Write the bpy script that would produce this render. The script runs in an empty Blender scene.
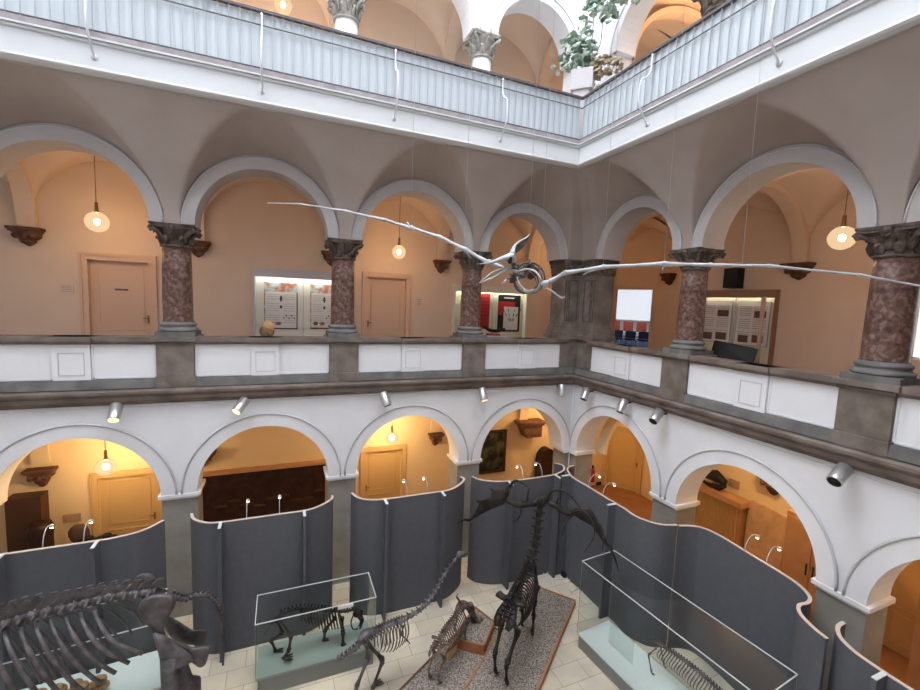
import bpy, bmesh, math, random
from mathutils import Vector, Matrix
random.seed(7)
scn=bpy.context.scene; COL=scn.collection; PI=math.pi
V=Vector
# ------------------------------------------------------------ camera
CAM=V((-7.996,-10.246,7.168)); yaw,pitch,roll,FPX=.3969,.0989,.0395,426.945
fw=V((math.sin(yaw)*math.cos(pitch),math.cos(yaw)*math.cos(pitch),-math.sin(pitch)))
rt0=V((math.cos(yaw),-math.sin(yaw),0)); up0=rt0.cross(fw)
rt=rt0*math.cos(roll)+up0*math.sin(roll); up=-rt0*math.sin(roll)+up0*math.cos(roll)
cd=bpy.data.cameras.new('camera'); cam=bpy.data.objects.new('camera',cd); COL.objects.link(cam)
cd.sensor_width=36; cd.lens=FPX/920*36; cd.clip_start=.05; cd.clip_end=200
cam.matrix_world=Matrix(((rt.x,up.x,-fw.x,CAM.x),(rt.y,up.y,-fw.y,CAM.y),(rt.z,up.z,-fw.z,CAM.z),(0,0,0,1)))
scn.camera=cam
def ray(x,y): return fw+rt*((x-460)/FPX)+up*((345-y)/FPX)
def onp(x,y,p0,n):                       # measured point -> place on a known plane
    d=ray(x,y); n=V(n); return CAM+d*((V(p0)-CAM).dot(n)/d.dot(n))
def PA(x,y,v): return onp(x,y,(0,v,0),(0,1,0))
def PB(x,y,v): return onp(x,y,(v,0,0),(1,0,0))
def FL(x,y,z=0): return onp(x,y,(0,0,z),(0,0,1))
def DP(x,y,z): return CAM+ray(x,y)*z
# ------------------------------------------------------------ materials
MT={}
def mat(name,col,rough=.7,metal=0,col2=None,scale=5,detail=4,lo=.35,hi=.65,bump=0,emit=None,es=0,spec=.3):
    m=bpy.data.materials.new(name); m.use_nodes=True; nt=m.node_tree; b=nt.nodes['Principled BSDF']
    b.inputs['Base Color'].default_value=(*col,1); b.inputs['Roughness'].default_value=rough
    b.inputs['Metallic'].default_value=metal; b.inputs['Specular IOR Level'].default_value=spec
    if col2 or bump:
        tc=nt.nodes.new('ShaderNodeTexCoord'); n=nt.nodes.new('ShaderNodeTexNoise')
        n.inputs['Scale'].default_value=scale; n.inputs['Detail'].default_value=detail
        nt.links.new(tc.outputs['Object'],n.inputs['Vector'])
        if col2:
            r=nt.nodes.new('ShaderNodeValToRGB'); r.color_ramp.elements[0].position=lo; r.color_ramp.elements[1].position=hi
            r.color_ramp.elements[0].color=(*col,1); r.color_ramp.elements[1].color=(*col2,1)
            nt.links.new(n.outputs['Fac'],r.inputs['Fac']); nt.links.new(r.outputs['Color'],b.inputs['Base Color'])
        if bump:
            bp=nt.nodes.new('ShaderNodeBump'); bp.inputs['Strength'].default_value=bump; bp.inputs['Distance'].default_value=.02
            nt.links.new(n.outputs['Fac'],bp.inputs['Height']); nt.links.new(bp.outputs['Normal'],b.inputs['Normal'])
    if emit: b.inputs['Emission Color'].default_value=(*emit,1); b.inputs['Emission Strength'].default_value=es
    MT[name]=m; return m
mat('white_plaster',(.74,.745,.77),.9,col2=(.78,.785,.81),scale=1.5)
mat('vault_plaster_shaded',(.385,.325,.295),.9,col2=(.42,.36,.33),scale=1.2)  # dim shade of the cove put into the plaster colour
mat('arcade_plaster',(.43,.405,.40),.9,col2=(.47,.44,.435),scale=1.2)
mat('fascia_plaster',(.60,.615,.63),.9)
mat('upper_paint',(.74,.57,.44),.9,col2=(.77,.60,.47),scale=1.3)
mat('lower_paint',(.80,.63,.40),.9,col2=(.83,.66,.43),scale=1.3)
mat('top_paint',(.78,.62,.48),.9)
mat('bead_grey',(.56,.56,.575),.8)
mat('stone',(.13,.108,.092),.75,col2=(.225,.19,.163),scale=3,detail=8,bump=.3)
mat('stone_light',(.24,.225,.20),.8,col2=(.32,.30,.27),scale=2.2,detail=8,bump=.2)
mat('cornice_stone',(.13,.10,.085),.7,col2=(.21,.17,.145),scale=2.5,detail=8,bump=.2)
mat('plinth_stone',(.12,.115,.113),.8,col2=(.19,.183,.178),scale=3,detail=8,bump=.2)
mat('carved_stone',(.07,.052,.043),.85,col2=(.155,.122,.10),scale=9,detail=8,bump=.8)
mat('corbel_stone',(.10,.045,.03),.8,col2=(.17,.085,.055),scale=8,detail=6,bump=.5)
mat('grey_marble',(.50,.49,.47),.5,col2=(.68,.67,.65),scale=4,detail=8)
# red marble with pale fossil flecks
m=mat('red_marble',(.14,.05,.04),.45,spec=.35); nt=m.node_tree; b=nt.nodes['Principled BSDF']
tc=nt.nodes.new('ShaderNodeTexCoord'); n1=nt.nodes.new('ShaderNodeTexNoise'); n1.inputs['Scale'].default_value=12; n1.inputs['Detail'].default_value=10; n1.inputs['Distortion'].default_value=.5
vo=nt.nodes.new('ShaderNodeTexVoronoi'); vo.inputs['Scale'].default_value=13
r1=nt.nodes.new('ShaderNodeValToRGB'); e=r1.color_ramp.elements; e[0].position=.32; e[0].color=(.07,.036,.030,1); e[1].position=.70; e[1].color=(.30,.21,.18,1); x=e.new(.5); x.color=(.155,.083,.067,1)
r2=nt.nodes.new('ShaderNodeValToRGB'); e=r2.color_ramp.elements; e[0].position=.05; e[0].color=(.40,.30,.27,1); e[1].position=.3; e[1].color=(.75,.70,.68,1)
mx=nt.nodes.new('ShaderNodeMix'); mx.data_type='RGBA'; mx.blend_type='MULTIPLY'; mx.inputs[0].default_value=.5
for a,c in((n1,'Vector'),(vo,'Vector')): nt.links.new(tc.outputs['Object'],a.inputs[c])
nt.links.new(n1.outputs['Fac'],r1.inputs['Fac']); nt.links.new(vo.outputs['Distance'],r2.inputs['Fac'])
nt.links.new(r1.outputs['Color'],mx.inputs[6]); nt.links.new(r2.outputs['Color'],mx.inputs[7]); nt.links.new(mx.outputs[2],b.inputs['Base Color'])
# stone floor tiles
m=mat('court_tiles',(.6,.56,.48),.55); nt=m.node_tree; b=nt.nodes['Principled BSDF']
tc=nt.nodes.new('ShaderNodeTexCoord'); mp=nt.nodes.new('ShaderNodeMapping'); mp.inputs['Rotation'].default_value=(0,0,0)
br=nt.nodes.new('ShaderNodeTexBrick'); br.inputs['Scale'].default_value=1; br.inputs['Brick Width'].default_value=.62; br.inputs['Row Height'].default_value=.42
br.inputs['Mortar Size'].default_value=.006; br.inputs['Color1'].default_value=(.50,.44,.35,1); br.inputs['Color2'].default_value=(.60,.54,.44,1); br.inputs['Mortar'].default_value=(.27,.25,.22,1); br.offset=.5
no=nt.nodes.new('ShaderNodeTexNoise'); no.inputs['Scale'].default_value=1.3; no.inputs['Detail'].default_value=5
rr=nt.nodes.new('ShaderNodeValToRGB'); rr.color_ramp.elements[0].position=.35; rr.color_ramp.elements[0].color=(.82,.82,.82,1); rr.color_ramp.elements[1].position=.6; rr.color_ramp.elements[1].color=(1.05,1.02,.95,1)
mx=nt.nodes.new('ShaderNodeMix'); mx.data_type='RGBA'; mx.blend_type='MULTIPLY'; mx.inputs[0].default_value=1
L=nt.links.new; L(tc.outputs['Object'],mp.inputs['Vector']); L(mp.outputs['Vector'],br.inputs['Vector']); L(tc.outputs['Object'],no.inputs['Vector']); L(no.outputs['Fac'],rr.inputs['Fac']); L(br.outputs['Color'],mx.inputs[6]); L(rr.outputs['Color'],mx.inputs[7]); L(mx.outputs[2],b.inputs['Base Color'])
mat('gallery_floor',(.30,.15,.075),.5,col2=(.37,.19,.10),scale=3)
mat('door_upper',(.70,.49,.36),.6); mat('door_lower',(.66,.46,.22),.6); mat('dark_gap',(.10,.06,.045),.8)
mat('screen_felt',(.104,.106,.121),.95,col2=(.112,.114,.130),scale=8,spec=.1)
mat('edge_wood',(.52,.43,.38),.6); mat('alu',(.62,.62,.63),.35,metal=.8); mat('alu_paint',(.66,.67,.70),.4,metal=.3)
mat('brass',(.35,.2,.09),.4,metal=.7); mat('black',(.012,.012,.013),.6); mat('rail_dark',(.10,.09,.095),.5)
mat('rail_white',(.36,.39,.42),.5); mat('rail_sheet',(.50,.545,.58),.6); mat('rail_stone',(.24,.21,.22),.7,col2=(.34,.31,.32),scale=5,detail=6)
mat('fascia_low',(.50,.49,.48),.7)
mat('bone_dark',(.030,.027,.029),.45,col2=(.085,.078,.08),scale=6,detail=6,bump=.3,spec=.5)
mat('bone_black',(.012,.010,.010),.55,col2=(.034,.028,.026),scale=8,detail=6,bump=.3,spec=.2)
mat('bone_grey',(.05,.045,.044),.6,col2=(.16,.145,.145),scale=7,detail=6,bump=.3)
mat('bone_mauve',(.040,.035,.038),.5,col2=(.105,.092,.096),scale=7,detail=8,bump=.7,spec=.5)
mat('bone_brown',(.075,.048,.038),.7,col2=(.20,.14,.115),scale=9,detail=6,bump=.4)
mat('bone_white',(.36,.36,.37),.5,col2=(.50,.51,.53),scale=5,detail=5,bump=.2)
mat('gravel',(.10,.084,.07),.95,col2=(.34,.295,.25),scale=45,detail=2,lo=.4,hi=.6,bump=.6)
mat('wood_edge',(.30,.11,.05),.5,col2=(.36,.15,.075),scale=4); mat('wood_dark_edge',(.13,.06,.04),.5)
mat('case_base',(.20,.21,.20),.6); mat('case_plate',(.27,.315,.28),.6); mat('case_plate_white',(.66,.69,.67),.6); mat('case_edge',(.55,.58,.59),.3)
mat('case_corner',(.20,.24,.22),.3)
mat('case_inner',(.75,.75,.66),.6); mat('case_inner_green',(.66,.68,.50),.6); mat('case_frame',(.52,.52,.56),.4); mat('case_frame_brown',(.32,.18,.12),.5)
mat('dark_slab',(.022,.011,.009),.45,col2=(.045,.022,.017),scale=5,detail=5,spec=.3); mat('dark_wood',(.075,.035,.02),.5)
mat('painting',(.015,.018,.014),.4,col2=(.20,.19,.12),scale=2.5,detail=6,lo=.45,hi=.75)
mat('paper',(.70,.68,.66),.6); mat('text_grey',(.38,.37,.36),.7); mat('poster_black',(.02,.02,.022),.5); mat('poster_red',(.45,.03,.04),.5)
mat('poster_colour',(.45,.17,.10),.6,col2=(.45,.62,.62),scale=6,detail=3,lo=.4,hi=.6); mat('fossil_brown',(.12,.07,.05),.6); mat('fossil_tan',(.40,.24,.12),.6,col2=(.16,.09,.05),scale=12)
mat('leaf_green',(.13,.22,.15),.5,col2=(.45,.53,.45),scale=4); mat('leaf_brown',(.18,.12,.07),.6,col2=(.40,.36,.25),scale=6); mat('planter_white',(.42,.40,.41),.6); mat('vine',(.20,.17,.12),.8)
mat('slab_tan',(.55,.36,.20),.7,col2=(.68,.47,.30),scale=5,detail=6); mat('cab_wood',(.48,.27,.13),.5,col2=(.54,.31,.16),scale=3); mat('slat_wood',(.62,.40,.18),.5)
mat('red_paint',(.40,.02,.02),.35); mat('chair_red',(.33,.07,.05),.7); mat('chair_blue',(.03,.04,.09),.6); mat('blue_fabric',(.07,.12,.42),.7); mat('table_white',(.75,.73,.72),.5); mat('room_white',(.8,.8,.8),.8); mat('carpet_blue',(.05,.08,.20),.9)
mat('lamp_glow',(1,.9,.7),.5,emit=(1,.78,.5),es=14); mat('spot_glow',(1,.9,.7),.5,emit=(1,.83,.35),es=1.6); mat('room_fill_glow',(.9,.93,1),.5,emit=(1,.96,.9),es=9); mat('blind_glow',(.9,.93,1),.5,emit=(.88,.93,1),es=.62); mat('window_glow',(.9,.95,1),.5,emit=(.85,.93,1),es=2.0)
mat('bulb_glow',(1,.85,.6),.5,emit=(1,.62,.30),es=520)
mat('bulb_low',(1,.85,.6),.5,emit=(1,.68,.34),es=1700)
mat('sky_glass',(.9,.95,1),.5,emit=(.94,.97,1.0),es=10.2)
def special(name,build):
    m=bpy.data.materials.new(name); m.use_nodes=True; nt=m.node_tree; nt.nodes.clear(); build(nt); MT[name]=m
def glass(nt):
    o=nt.nodes.new('ShaderNodeOutputMaterial'); t=nt.nodes.new('ShaderNodeBsdfTransparent'); t.inputs[0].default_value=(.93,.955,.945,1)
    g=nt.nodes.new('ShaderNodeBsdfGlossy'); g.inputs['Roughness'].default_value=.02; f=nt.nodes.new('ShaderNodeFresnel'); f.inputs[0].default_value=1.45; ge=nt.nodes.new('ShaderNodeNewGeometry'); mr=nt.nodes.new('ShaderNodeMapRange'); mr.inputs['To Min'].default_value=1.33; mr.inputs['To Max'].default_value=.75; nt.links.new(ge.outputs['Backfacing'],mr.inputs['Value']); nt.links.new(mr.outputs[0],f.inputs[0])
    x=nt.nodes.new('ShaderNodeMixShader'); nt.links.new(f.outputs[0],x.inputs[0]); nt.links.new(t.outputs[0],x.inputs[1]); nt.links.new(g.outputs[0],x.inputs[2]); nt.links.new(x.outputs[0],o.inputs[0])
special('case_glass',glass)
def globe(nt):
    o=nt.nodes.new('ShaderNodeOutputMaterial'); t=nt.nodes.new('ShaderNodeBsdfTransparent'); t.inputs[0].default_value=(1,.97,.92,1)
    g=nt.nodes.new('ShaderNodeEmission'); g.inputs[0].default_value=(1,.72,.42,1); g.inputs[1].default_value=1.1
    x=nt.nodes.new('ShaderNodeMixShader'); x.inputs[0].default_value=.5; nt.links.new(t.outputs[0],x.inputs[1]); nt.links.new(g.outputs[0],x.inputs[2]); nt.links.new(x.outputs[0],o.inputs[0])
special('globe_glass',globe)
def M(n): return MT[n]
# ------------------------------------------------------------ mesh builder
ORIG={}
class MB:
    def __init__(s): s.v=[]; s.f=[]; s.sm=[]
    def add(s,vs,fs,smooth=False):
        o=len(s.v); s.v+= [V(p) for p in vs]; s.f+=[[i+o for i in f] for f in fs]; s.sm+=[smooth]*len(fs); return s
    def box(s,a,b):
        x0,y0,z0=[min(p,q) for p,q in zip(a,b)]; x1,y1,z1=[max(p,q) for p,q in zip(a,b)]
        return s.add([(x0,y0,z0),(x1,y0,z0),(x1,y1,z0),(x0,y1,z0),(x0,y0,z1),(x1,y0,z1),(x1,y1,z1),(x0,y1,z1)],[(0,3,2,1),(4,5,6,7),(0,1,5,4),(1,2,6,5),(2,3,7,6),(3,0,4,7)])
    def obox(s,c,ax,ay,az):            # oriented box, half-vectors
        c=V(c);ax=V(ax);ay=V(ay);az=V(az)
        vs=[c+ax*i+ay*j+az*k for k in(-1,1) for i,j in((-1,-1),(1,-1),(1,1),(-1,1))]
        return s.add(vs,[(0,3,2,1),(4,5,6,7),(0,1,5,4),(1,2,6,5),(2,3,7,6),(3,0,4,7)])
    def prism(s,poly,d):               # planar polygon (3d pts) extruded by vector d
        n=len(poly); p=[V(q) for q in poly]; d=V(d)
        return s.add(p+[q+d for q in p],[list(range(n))[::-1],list(range(n,2*n))]+[(i,(i+1)%n,(i+1)%n+n,i+n) for i in range(n)])
    def tube(s,pts,rad,n=6,flat=1.0,cap=True):
        pts=[V(p) for p in pts]; k=len(pts)
        if not hasattr(rad,'__len__'): rad=[rad]*k
        vs=[];side=None
        for i,p in enumerate(pts):
            t=(pts[min(i+1,k-1)]-pts[max(i-1,0)]); t=t.normalized() if t.length>1e-9 else V((0,0,1))
            if side is None:
                side=t.cross(V((0,0,1)) if abs(t.z)<.9 else V((1,0,0))).normalized()
            else: side=(side-t*side.dot(t)).normalized()
            o=t.cross(side)
            for j in range(n):
                a=2*PI*j/n; vs.append(p+side*(math.cos(a)*rad[i])+o*(math.sin(a)*rad[i]*flat))
        fs=[(i*n+j,i*n+(j+1)%n,(i+1)*n+(j+1)%n,(i+1)*n+j) for i in range(k-1) for j in range(n)]
        if cap: fs+=[list(range(n))[::-1],[(k-1)*n+j for j in range(n)]]
        return s.add(vs,fs,True)
    def lathe(s,c,prof,n=24,smooth=True):
        c=V(c); vs=[c+V((r*math.cos(2*PI*j/n),r*math.sin(2*PI*j/n),z)) for r,z in prof for j in range(n)]; k=len(prof)
        fs=[(i*n+j,i*n+(j+1)%n,(i+1)*n+(j+1)%n,(i+1)*n+j) for i in range(k-1) for j in range(n)]+[list(range(n))[::-1],[(k-1)*n+j for j in range(n)]]
        return s.add(vs,fs,smooth)
    def ell(s,c,r,rot=None,nu=10,nv=7):
        c=V(c); vs=[];R=rot or Matrix.Identity(3)
        for i in range(nv+1):
            a=PI*i/nv
            for j in range(nu):
                b=2*PI*j/nu; vs.append(c+R@V((r[0]*math.sin(a)*math.cos(b),r[1]*math.sin(a)*math.sin(b),r[2]*math.cos(a))))
        return s.add(vs,[(i*nu+j,(i+1)*nu+j,(i+1)*nu+(j+1)%nu,i*nu+(j+1)%nu) for i in range(nv) for j in range(nu)],True)
    def grid(s,f,us,vs_,smooth=True):
        P=[f(u,v) for u in us for v in vs_]; m=len(vs_)
        return s.add(P,[(i*m+j,(i+1)*m+j,(i+1)*m+j+1,i*m+j+1) for i in range(len(us)-1) for j in range(m-1)],smooth)
    def build(s,name,m,parent=None,org=None,bevel=0):
        if org is None:
            if parent is not None: org=V(ORIG[parent.name])
            else:
                xs=[p.x for p in s.v];ys=[p.y for p in s.v];zs=[p.z for p in s.v]; org=V(((min(xs)+max(xs))/2,(min(ys)+max(ys))/2,min(zs)))
        org=V(org); me=bpy.data.meshes.new(name); me.from_pydata([p-org for p in s.v],[],s.f)
        me.polygons.foreach_set('use_smooth',s.sm); me.update()
        bm=bmesh.new(); bm.from_mesh(me); bmesh.ops.remove_doubles(bm,verts=bm.verts,dist=1e-5); bmesh.ops.recalc_face_normals(bm,faces=bm.faces); bm.to_mesh(me); bm.free()
        me.materials.append(M(m)); o=bpy.data.objects.new(name,me); COL.objects.link(o); ORIG[o.name]=org
        if parent is not None: o.parent=parent; o.location=org-V(ORIG[parent.name])
        else: o.location=org
        if bevel:
            b=o.modifiers.new('bevel','BEVEL'); b.width=bevel; b.segments=2; b.limit_method='ANGLE'
        return o
def tag(o,label,cat,group=None,kind=None):
    if label: o['label']=label
    if cat: o['category']=cat
    if group: o['group']=group
    if kind: o['kind']=kind
    return o
def thing(name,label,cat,loc,group=None):
    o=bpy.data.objects.new(name,None); COL.objects.link(o); o.location=loc; o.empty_display_size=.1; ORIG[o.name]=V(loc); return tag(o,label,cat,group)
def st(mb,name,m,parent=None,label=None):
    o=mb.build(name,m,parent)
    if parent is None: o['kind']='structure'
    return o
def sthing(name,loc,label=None,cat=None):
    o=bpy.data.objects.new(name,None); COL.objects.link(o); o.location=loc; ORIG[o.name]=V(loc); o['kind']='structure'
    if label:o['label']=label
    return o
def cat_rom(P,n=6):
    P=[V(p) for p in P]; out=[]
    for i in range(len(P)-1):
        a=P[max(i-1,0)];b=P[i];c=P[i+1];d=P[min(i+2,len(P)-1)]
        for k in range(n):
            t=k/n; out.append(.5*((2*b)+(c-a)*t+(2*a-5*b+4*c-d)*t*t+(3*b-a-3*c+d)*t**3))
    return out+[P[-1]]
# local wall frames: u along the wall away from the corner, v into the gallery
TA=lambda u,v,z: V((-u,v,z))
TB=lambda u,v,z: V((v,-u,z))
UA,UB=16.7,10.14
def lbox(mb,T,u0,u1,v0,v1,z0,z1):
    return mb.add([T(u0,v0,z0),T(u1,v0,z0),T(u1,v1,z0),T(u0,v1,z0),T(u0,v0,z1),T(u1,v0,z1),T(u1,v1,z1),T(u0,v1,z1)],[(0,3,2,1),(4,5,6,7),(0,1,5,4),(1,2,6,5),(2,3,7,6),(3,0,4,7)])
def sweepL(prof,name,m,ua=UA,ub=UB):
    n=len(prof); vs=[V((-ua,v,z)) for v,z in prof]+[V((v,v,z)) for v,z in prof]+[V((v,-ub,z)) for v,z in prof]
    fs=[(k*n+i,k*n+(i+1)%n,(k+1)*n+(i+1)%n,(k+1)*n+i) for k in range(2) for i in range(n)]+[list(range(n)),list(range(2*n,3*n))[::-1]]
    return st(MB().add(vs,fs),name,m)
def arcade(T,u0,u1,arches,zs,zt,v0,v1,name,m):
    """wall band from the springing zs to zt pierced by round arches (centre,radius)"""
    us=[u0,u1]
    for c,R in arches: us+=[c-R*math.cos(PI*k/28) for k in range(29)]
    us=sorted(set(round(x,4) for x in us if u0-1e-6<=x<=u1+1e-6))
    def zb(u):
        for c,R in arches:
            if abs(u-c)<R: return zs+math.sqrt(max(0,R*R-(u-c)**2))
        return zs
    mb=MB(); vs=[]
    for u in us:
        b=zb(u); vs+=[T(u,v0,b),T(u,v0,zt),T(u,v1,b),T(u,v1,zt)]
    fs=[]
    for i in range(len(us)-1):
        a=4*i;b=a+4; fs+=[(a,a+1,b+1,b),(a+2,b+2,b+3,a+3),(a,b,b+2,a+2),(a+1,a+3,b+3,b+1)]
    fs+=[(0,2,3,1),(len(vs)-4,len(vs)-3,len(vs)-1,len(vs)-2)]
    mb.add(vs,fs); return st(mb,name,m)
def ring(T,c,R,w,zs,v0,v1,bead=.022,n=40,umin=-9,mm='white_plaster'):
    mb=MB(); A=[PI*k/n for k in range(n+1)]
    vs=[]
    for a in A:
        for r,v in((R,v0),(R,v1),(R+w,v1),(R+w,v0)): vs.append(T(max(c-r*math.cos(a),umin),v,zs+r*math.sin(a)))
    fs=[(4*i+j,4*i+(j+1)%4,4*i+4+(j+1)%4,4*i+4+j) for i in range(n) for j in range(4)]+[(0,1,2,3),(4*n+3,4*n+2,4*n+1,4*n)]
    mb.add(vs,fs); o=st(mb,'trim_archivolt',mm)
    b=MB(); b.tube([T(max(c-(R+w+.01)*math.cos(a),umin),v0-.005,zs+(R+w+.01)*math.sin(a)) for a in A],bead,6); b.build('bead','bead_grey',o)
    return o
def holewall(T,u0,u1,z0,z1,v,th,holes,name,m):
    us=sorted({u0,u1,*[h[0] for h in holes],*[h[1] for h in holes]}); zs=sorted({z0,z1,*[h[2] for h in holes],*[h[3] for h in holes]})
    mb=MB()
    for i in range(len(us)-1):
        for j in range(len(zs)-1):
            uc=(us[i]+us[i+1])/2; zc=(zs[j]+zs[j+1])/2
            if any(h[0]<uc<h[1] and h[2]<zc<h[3] for h in holes): continue
            lbox(mb,T,us[i],us[i+1],v,v+th,zs[j],zs[j+1])
    return st(mb,name,m)
# ------------------------------------------------------------ shell
CA=[3.235+3.4*k for k in range(4)]; CB=[3.37+3.4*k for k in range(3)]
VA,VB=3.0,4.2                         # depth of the galleries (back walls)
LA=[(1.53,1.37)]+[(3.235+1.7+3.4*k,1.37) for k in range(4)]
LB=[(1.585,1.43)]+[(3.37+1.7+3.4*k,1.37) for k in range(2)]
UAr=[(1.80,1.15)]+[(3.235+1.7+3.4*k,1.31) for k in range(4)]
UBr=[(1.87,1.15)]+[(3.37+1.7+3.4*k,1.31) for k in range(2)]
TPA=[(1.78,1.16)]+[(3.235+1.7+3.4*k,1.29) for k in range(4)]
TPB=[(1.87,1.16)]+[(3.37+1.7+3.4*k,1.29) for k in range(2)]
st(MB().box((-16.9,-10.4,-.15),(.2,.2,0)),'floor','court_tiles')
f=MB().box((-16.9,.2,-.15),(5.2,3.2,0)); f.box((.2,-13.4,-.15),(5.2,.2,0)); st(f,'floor','gallery_floor')
for z0,z1 in((4.98,5.2),):
    f=MB().box((-16.9,.3,z0),(5.2,3.2,z1)); f.box((.3,-13.4,z0),(5.2,.3,z1)); st(f,'floor','gallery_floor')
f=MB().box((-16.9,-.9,10.75),(5.2,3.2,11.15)); f.box((-.9,-13.4,10.75),(5.2,-.9,11.15)); st(f,'floor','white_plaster')
arcade(TA,-.15,UA,LA,2.85,5.0,.15,.8,'wall_north','white_plaster'); arcade(TB,-.15,UB,LB,2.85,5.0,.15,.8,'wall_east','white_plaster')
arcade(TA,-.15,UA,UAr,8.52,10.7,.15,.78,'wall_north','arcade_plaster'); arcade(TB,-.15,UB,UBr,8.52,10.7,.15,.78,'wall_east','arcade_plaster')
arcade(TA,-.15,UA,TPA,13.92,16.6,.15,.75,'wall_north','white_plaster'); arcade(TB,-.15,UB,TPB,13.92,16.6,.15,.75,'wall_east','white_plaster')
for i,(c,R) in enumerate(LA): ring(TA,c,R,.27,2.85,.115,.2,umin=-.14)
for i,(c,R) in enumerate(LB): ring(TB,c,R,.27,2.85,.115,.2,umin=-.14)
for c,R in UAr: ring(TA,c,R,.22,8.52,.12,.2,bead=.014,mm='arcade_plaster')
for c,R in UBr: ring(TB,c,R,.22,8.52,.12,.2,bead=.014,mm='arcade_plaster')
for c,R in TPA: ring(TA,c,R,.20,13.92,.12,.2)
for c,R in TPB: ring(TB,c,R,.20,13.92,.12,.2)
# cornice, plinth course, balcony slab mouldings
sweepL([(.15,4.86),(.10,4.86),(.10,4.895),(.05,4.90),(.05,4.93),(.015,4.95),(.015,5.03),(-.02,5.06),(-.02,5.085),(-.06,5.10),(-.06,5.15),(-.03,5.18),(.15,5.18)],'trim_cornice','cornice_stone')
sweepL([(.15,5.16),(.06,5.185),(.04,5.20),(.07,5.38),(.15,5.38)],'trim_plinth','plinth_stone')
sweepL([(-1.28,10.67),(-1.28,11.02),(-.9,11.02),(-.9,10.67)],'trim_fascia','fascia_plaster')
sweepL([(-1.24,10.56),(-1.29,10.60),(-1.31,10.63),(-1.29,10.675),(-.9,10.675),(-.9,10.56)],'trim_soffit','fascia_low')
sweepL([(-1.28,11.02),(-1.31,11.025),(-1.33,11.05),(-1.31,11.065),(-1.35,11.075),(-1.35,11.10),(-.9,11.10),(-.9,11.02)],'trim_moulding','fascia_plaster')
sweepL([(-1.33,11.10),(-1.33,11.19),(-.9,11.19),(-.9,11.10)],'trim_kerb','rail_stone')
# cove with lunettes under the balcony
Z0,Z1,YE=8.52,10.60,-1.24
def cv(t):                     # t 0..1 from the wall to the balcony edge
    return .15+(YE-.15)*t, Z0+(Z1-Z0)*(.58*t+.42*math.sqrt(max(0,1-(1-t)**2)))
def lun(u,y,arches):            # lunette vault over each arch, rising and widening outwards
    z=Z0; q=(.15-y)/(.15-YE); q=min(1,max(0,q))
    for c,R in arches:
        r=R+.25; a=r+(1.72-r)*q*.6; h=r*1.03+(Z1-Z0-r*1.03)*q**1.1
        if abs(u-c)<a: z=max(z,Z0+h*math.sqrt(1-((u-c)/a)**2))
    return z
ts=[(k/24)**1.4 for k in range(25)]
def usamp(arches,u0,u1,e=.27):
    us={round(u0,4),round(u1,4)}
    for c,R in arches:
        r=R+e; us|={round(c-r*math.cos(PI*k/24),4) for k in range(25)}
    us|={round(u0+(u1-u0)*k/260,4) for k in range(261)}
    return sorted(x for x in us if u0<=x<=u1)
U0=1.24
for T,ar,UM,nm in((TA,UAr,UA,'n'),(TB,UBr,UB,'e')):
    def f(u,t): y,z=cv(t); return T(u,y,max(z,lun(u,y,ar)))
    st(MB().grid(f,usamp(ar,U0,UM),ts),'ceiling','vault_plaster_shaded')
def f(tb,ta):
    x,zb=cv(tb); y,za=cv(ta); return V((x,y,min(max(za,lun(-x,y,UAr)),max(zb,lun(-y,x,UBr)))))
tt=[(k/40)**1.4 for k in range(41)]
st(MB().grid(f,tt,tt),'ceiling','vault_plaster_shaded')
# gallery vaults
def vault(T,u0,u1,v0,v1,zs,h,m):
    uc,vc=(u0+u1)/2,(v0+v1)/2; ru,rv=(u1-u0)/2,(v1-v0)/2
    ss=[-math.cos(PI*k/16) for k in range(17)]
    def f(a,b): return T(uc+ru*a,vc+rv*b,zs+h*max(math.sqrt(max(0,1-a*a)),math.sqrt(max(0,1-b*b))))
    st(MB().grid(f,ss,ss),'ceiling',m)
def rib(T,u,v0,v1,zs,h,m,w=.17,d=.14):
    vc,r=(v0+v1)/2,(v1-v0)/2; mb=MB(); n=20; vs=[]
    for k in range(n+1):
        a=PI*k/n; c,s=math.cos(a),math.sin(a)
        vs+=[T(u-w,vc-(r-.10)*c,zs+(h-d)*s),T(u+w,vc-(r-.10)*c,zs+(h-d)*s),T(u+w,vc-r*c,zs+h*s+.02),T(u-w,vc-r*c,zs+h*s+.02)]
    mb.add(vs,[(4*i+j,4*i+(j+1)%4,4*i+4+(j+1)%4,4*i+4+j) for i in range(n) for j in range(4)]); st(mb,'trim_vault_rib',m)
for zs,h,m,vb in((2.85,1.75,'lower_paint',.8),(8.5,1.75,'upper_paint',.78),(13.92,1.9,'top_paint',.75)):
    for k in range(4): vault(TA,CA[k],CA[k]+3.4,vb,VA,zs,h,m)
    vault(TA,-.15,CA[0],vb,VA,zs,h,m)
    vault(TA,-4.95,-.15,-.3 if 0 else .6,VA,zs,h,m)
    for k in range(3): vault(TB,CB[k],CB[k]+3.4,vb,VB,zs,h,m)
    vault(TB,-.6,CB[0],vb,4.95,zs,h,m)
    for k in range(4): rib(TA,CA[k],vb,VA,zs,h,m)
    rib(TA,-.15,vb,VA,zs,h,m)
    for k in range(3): rib(TB,CB[k],vb,VB,zs,h,m)
    rib(TB,.45,vb,4.95,zs,h*.95,m)
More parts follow.
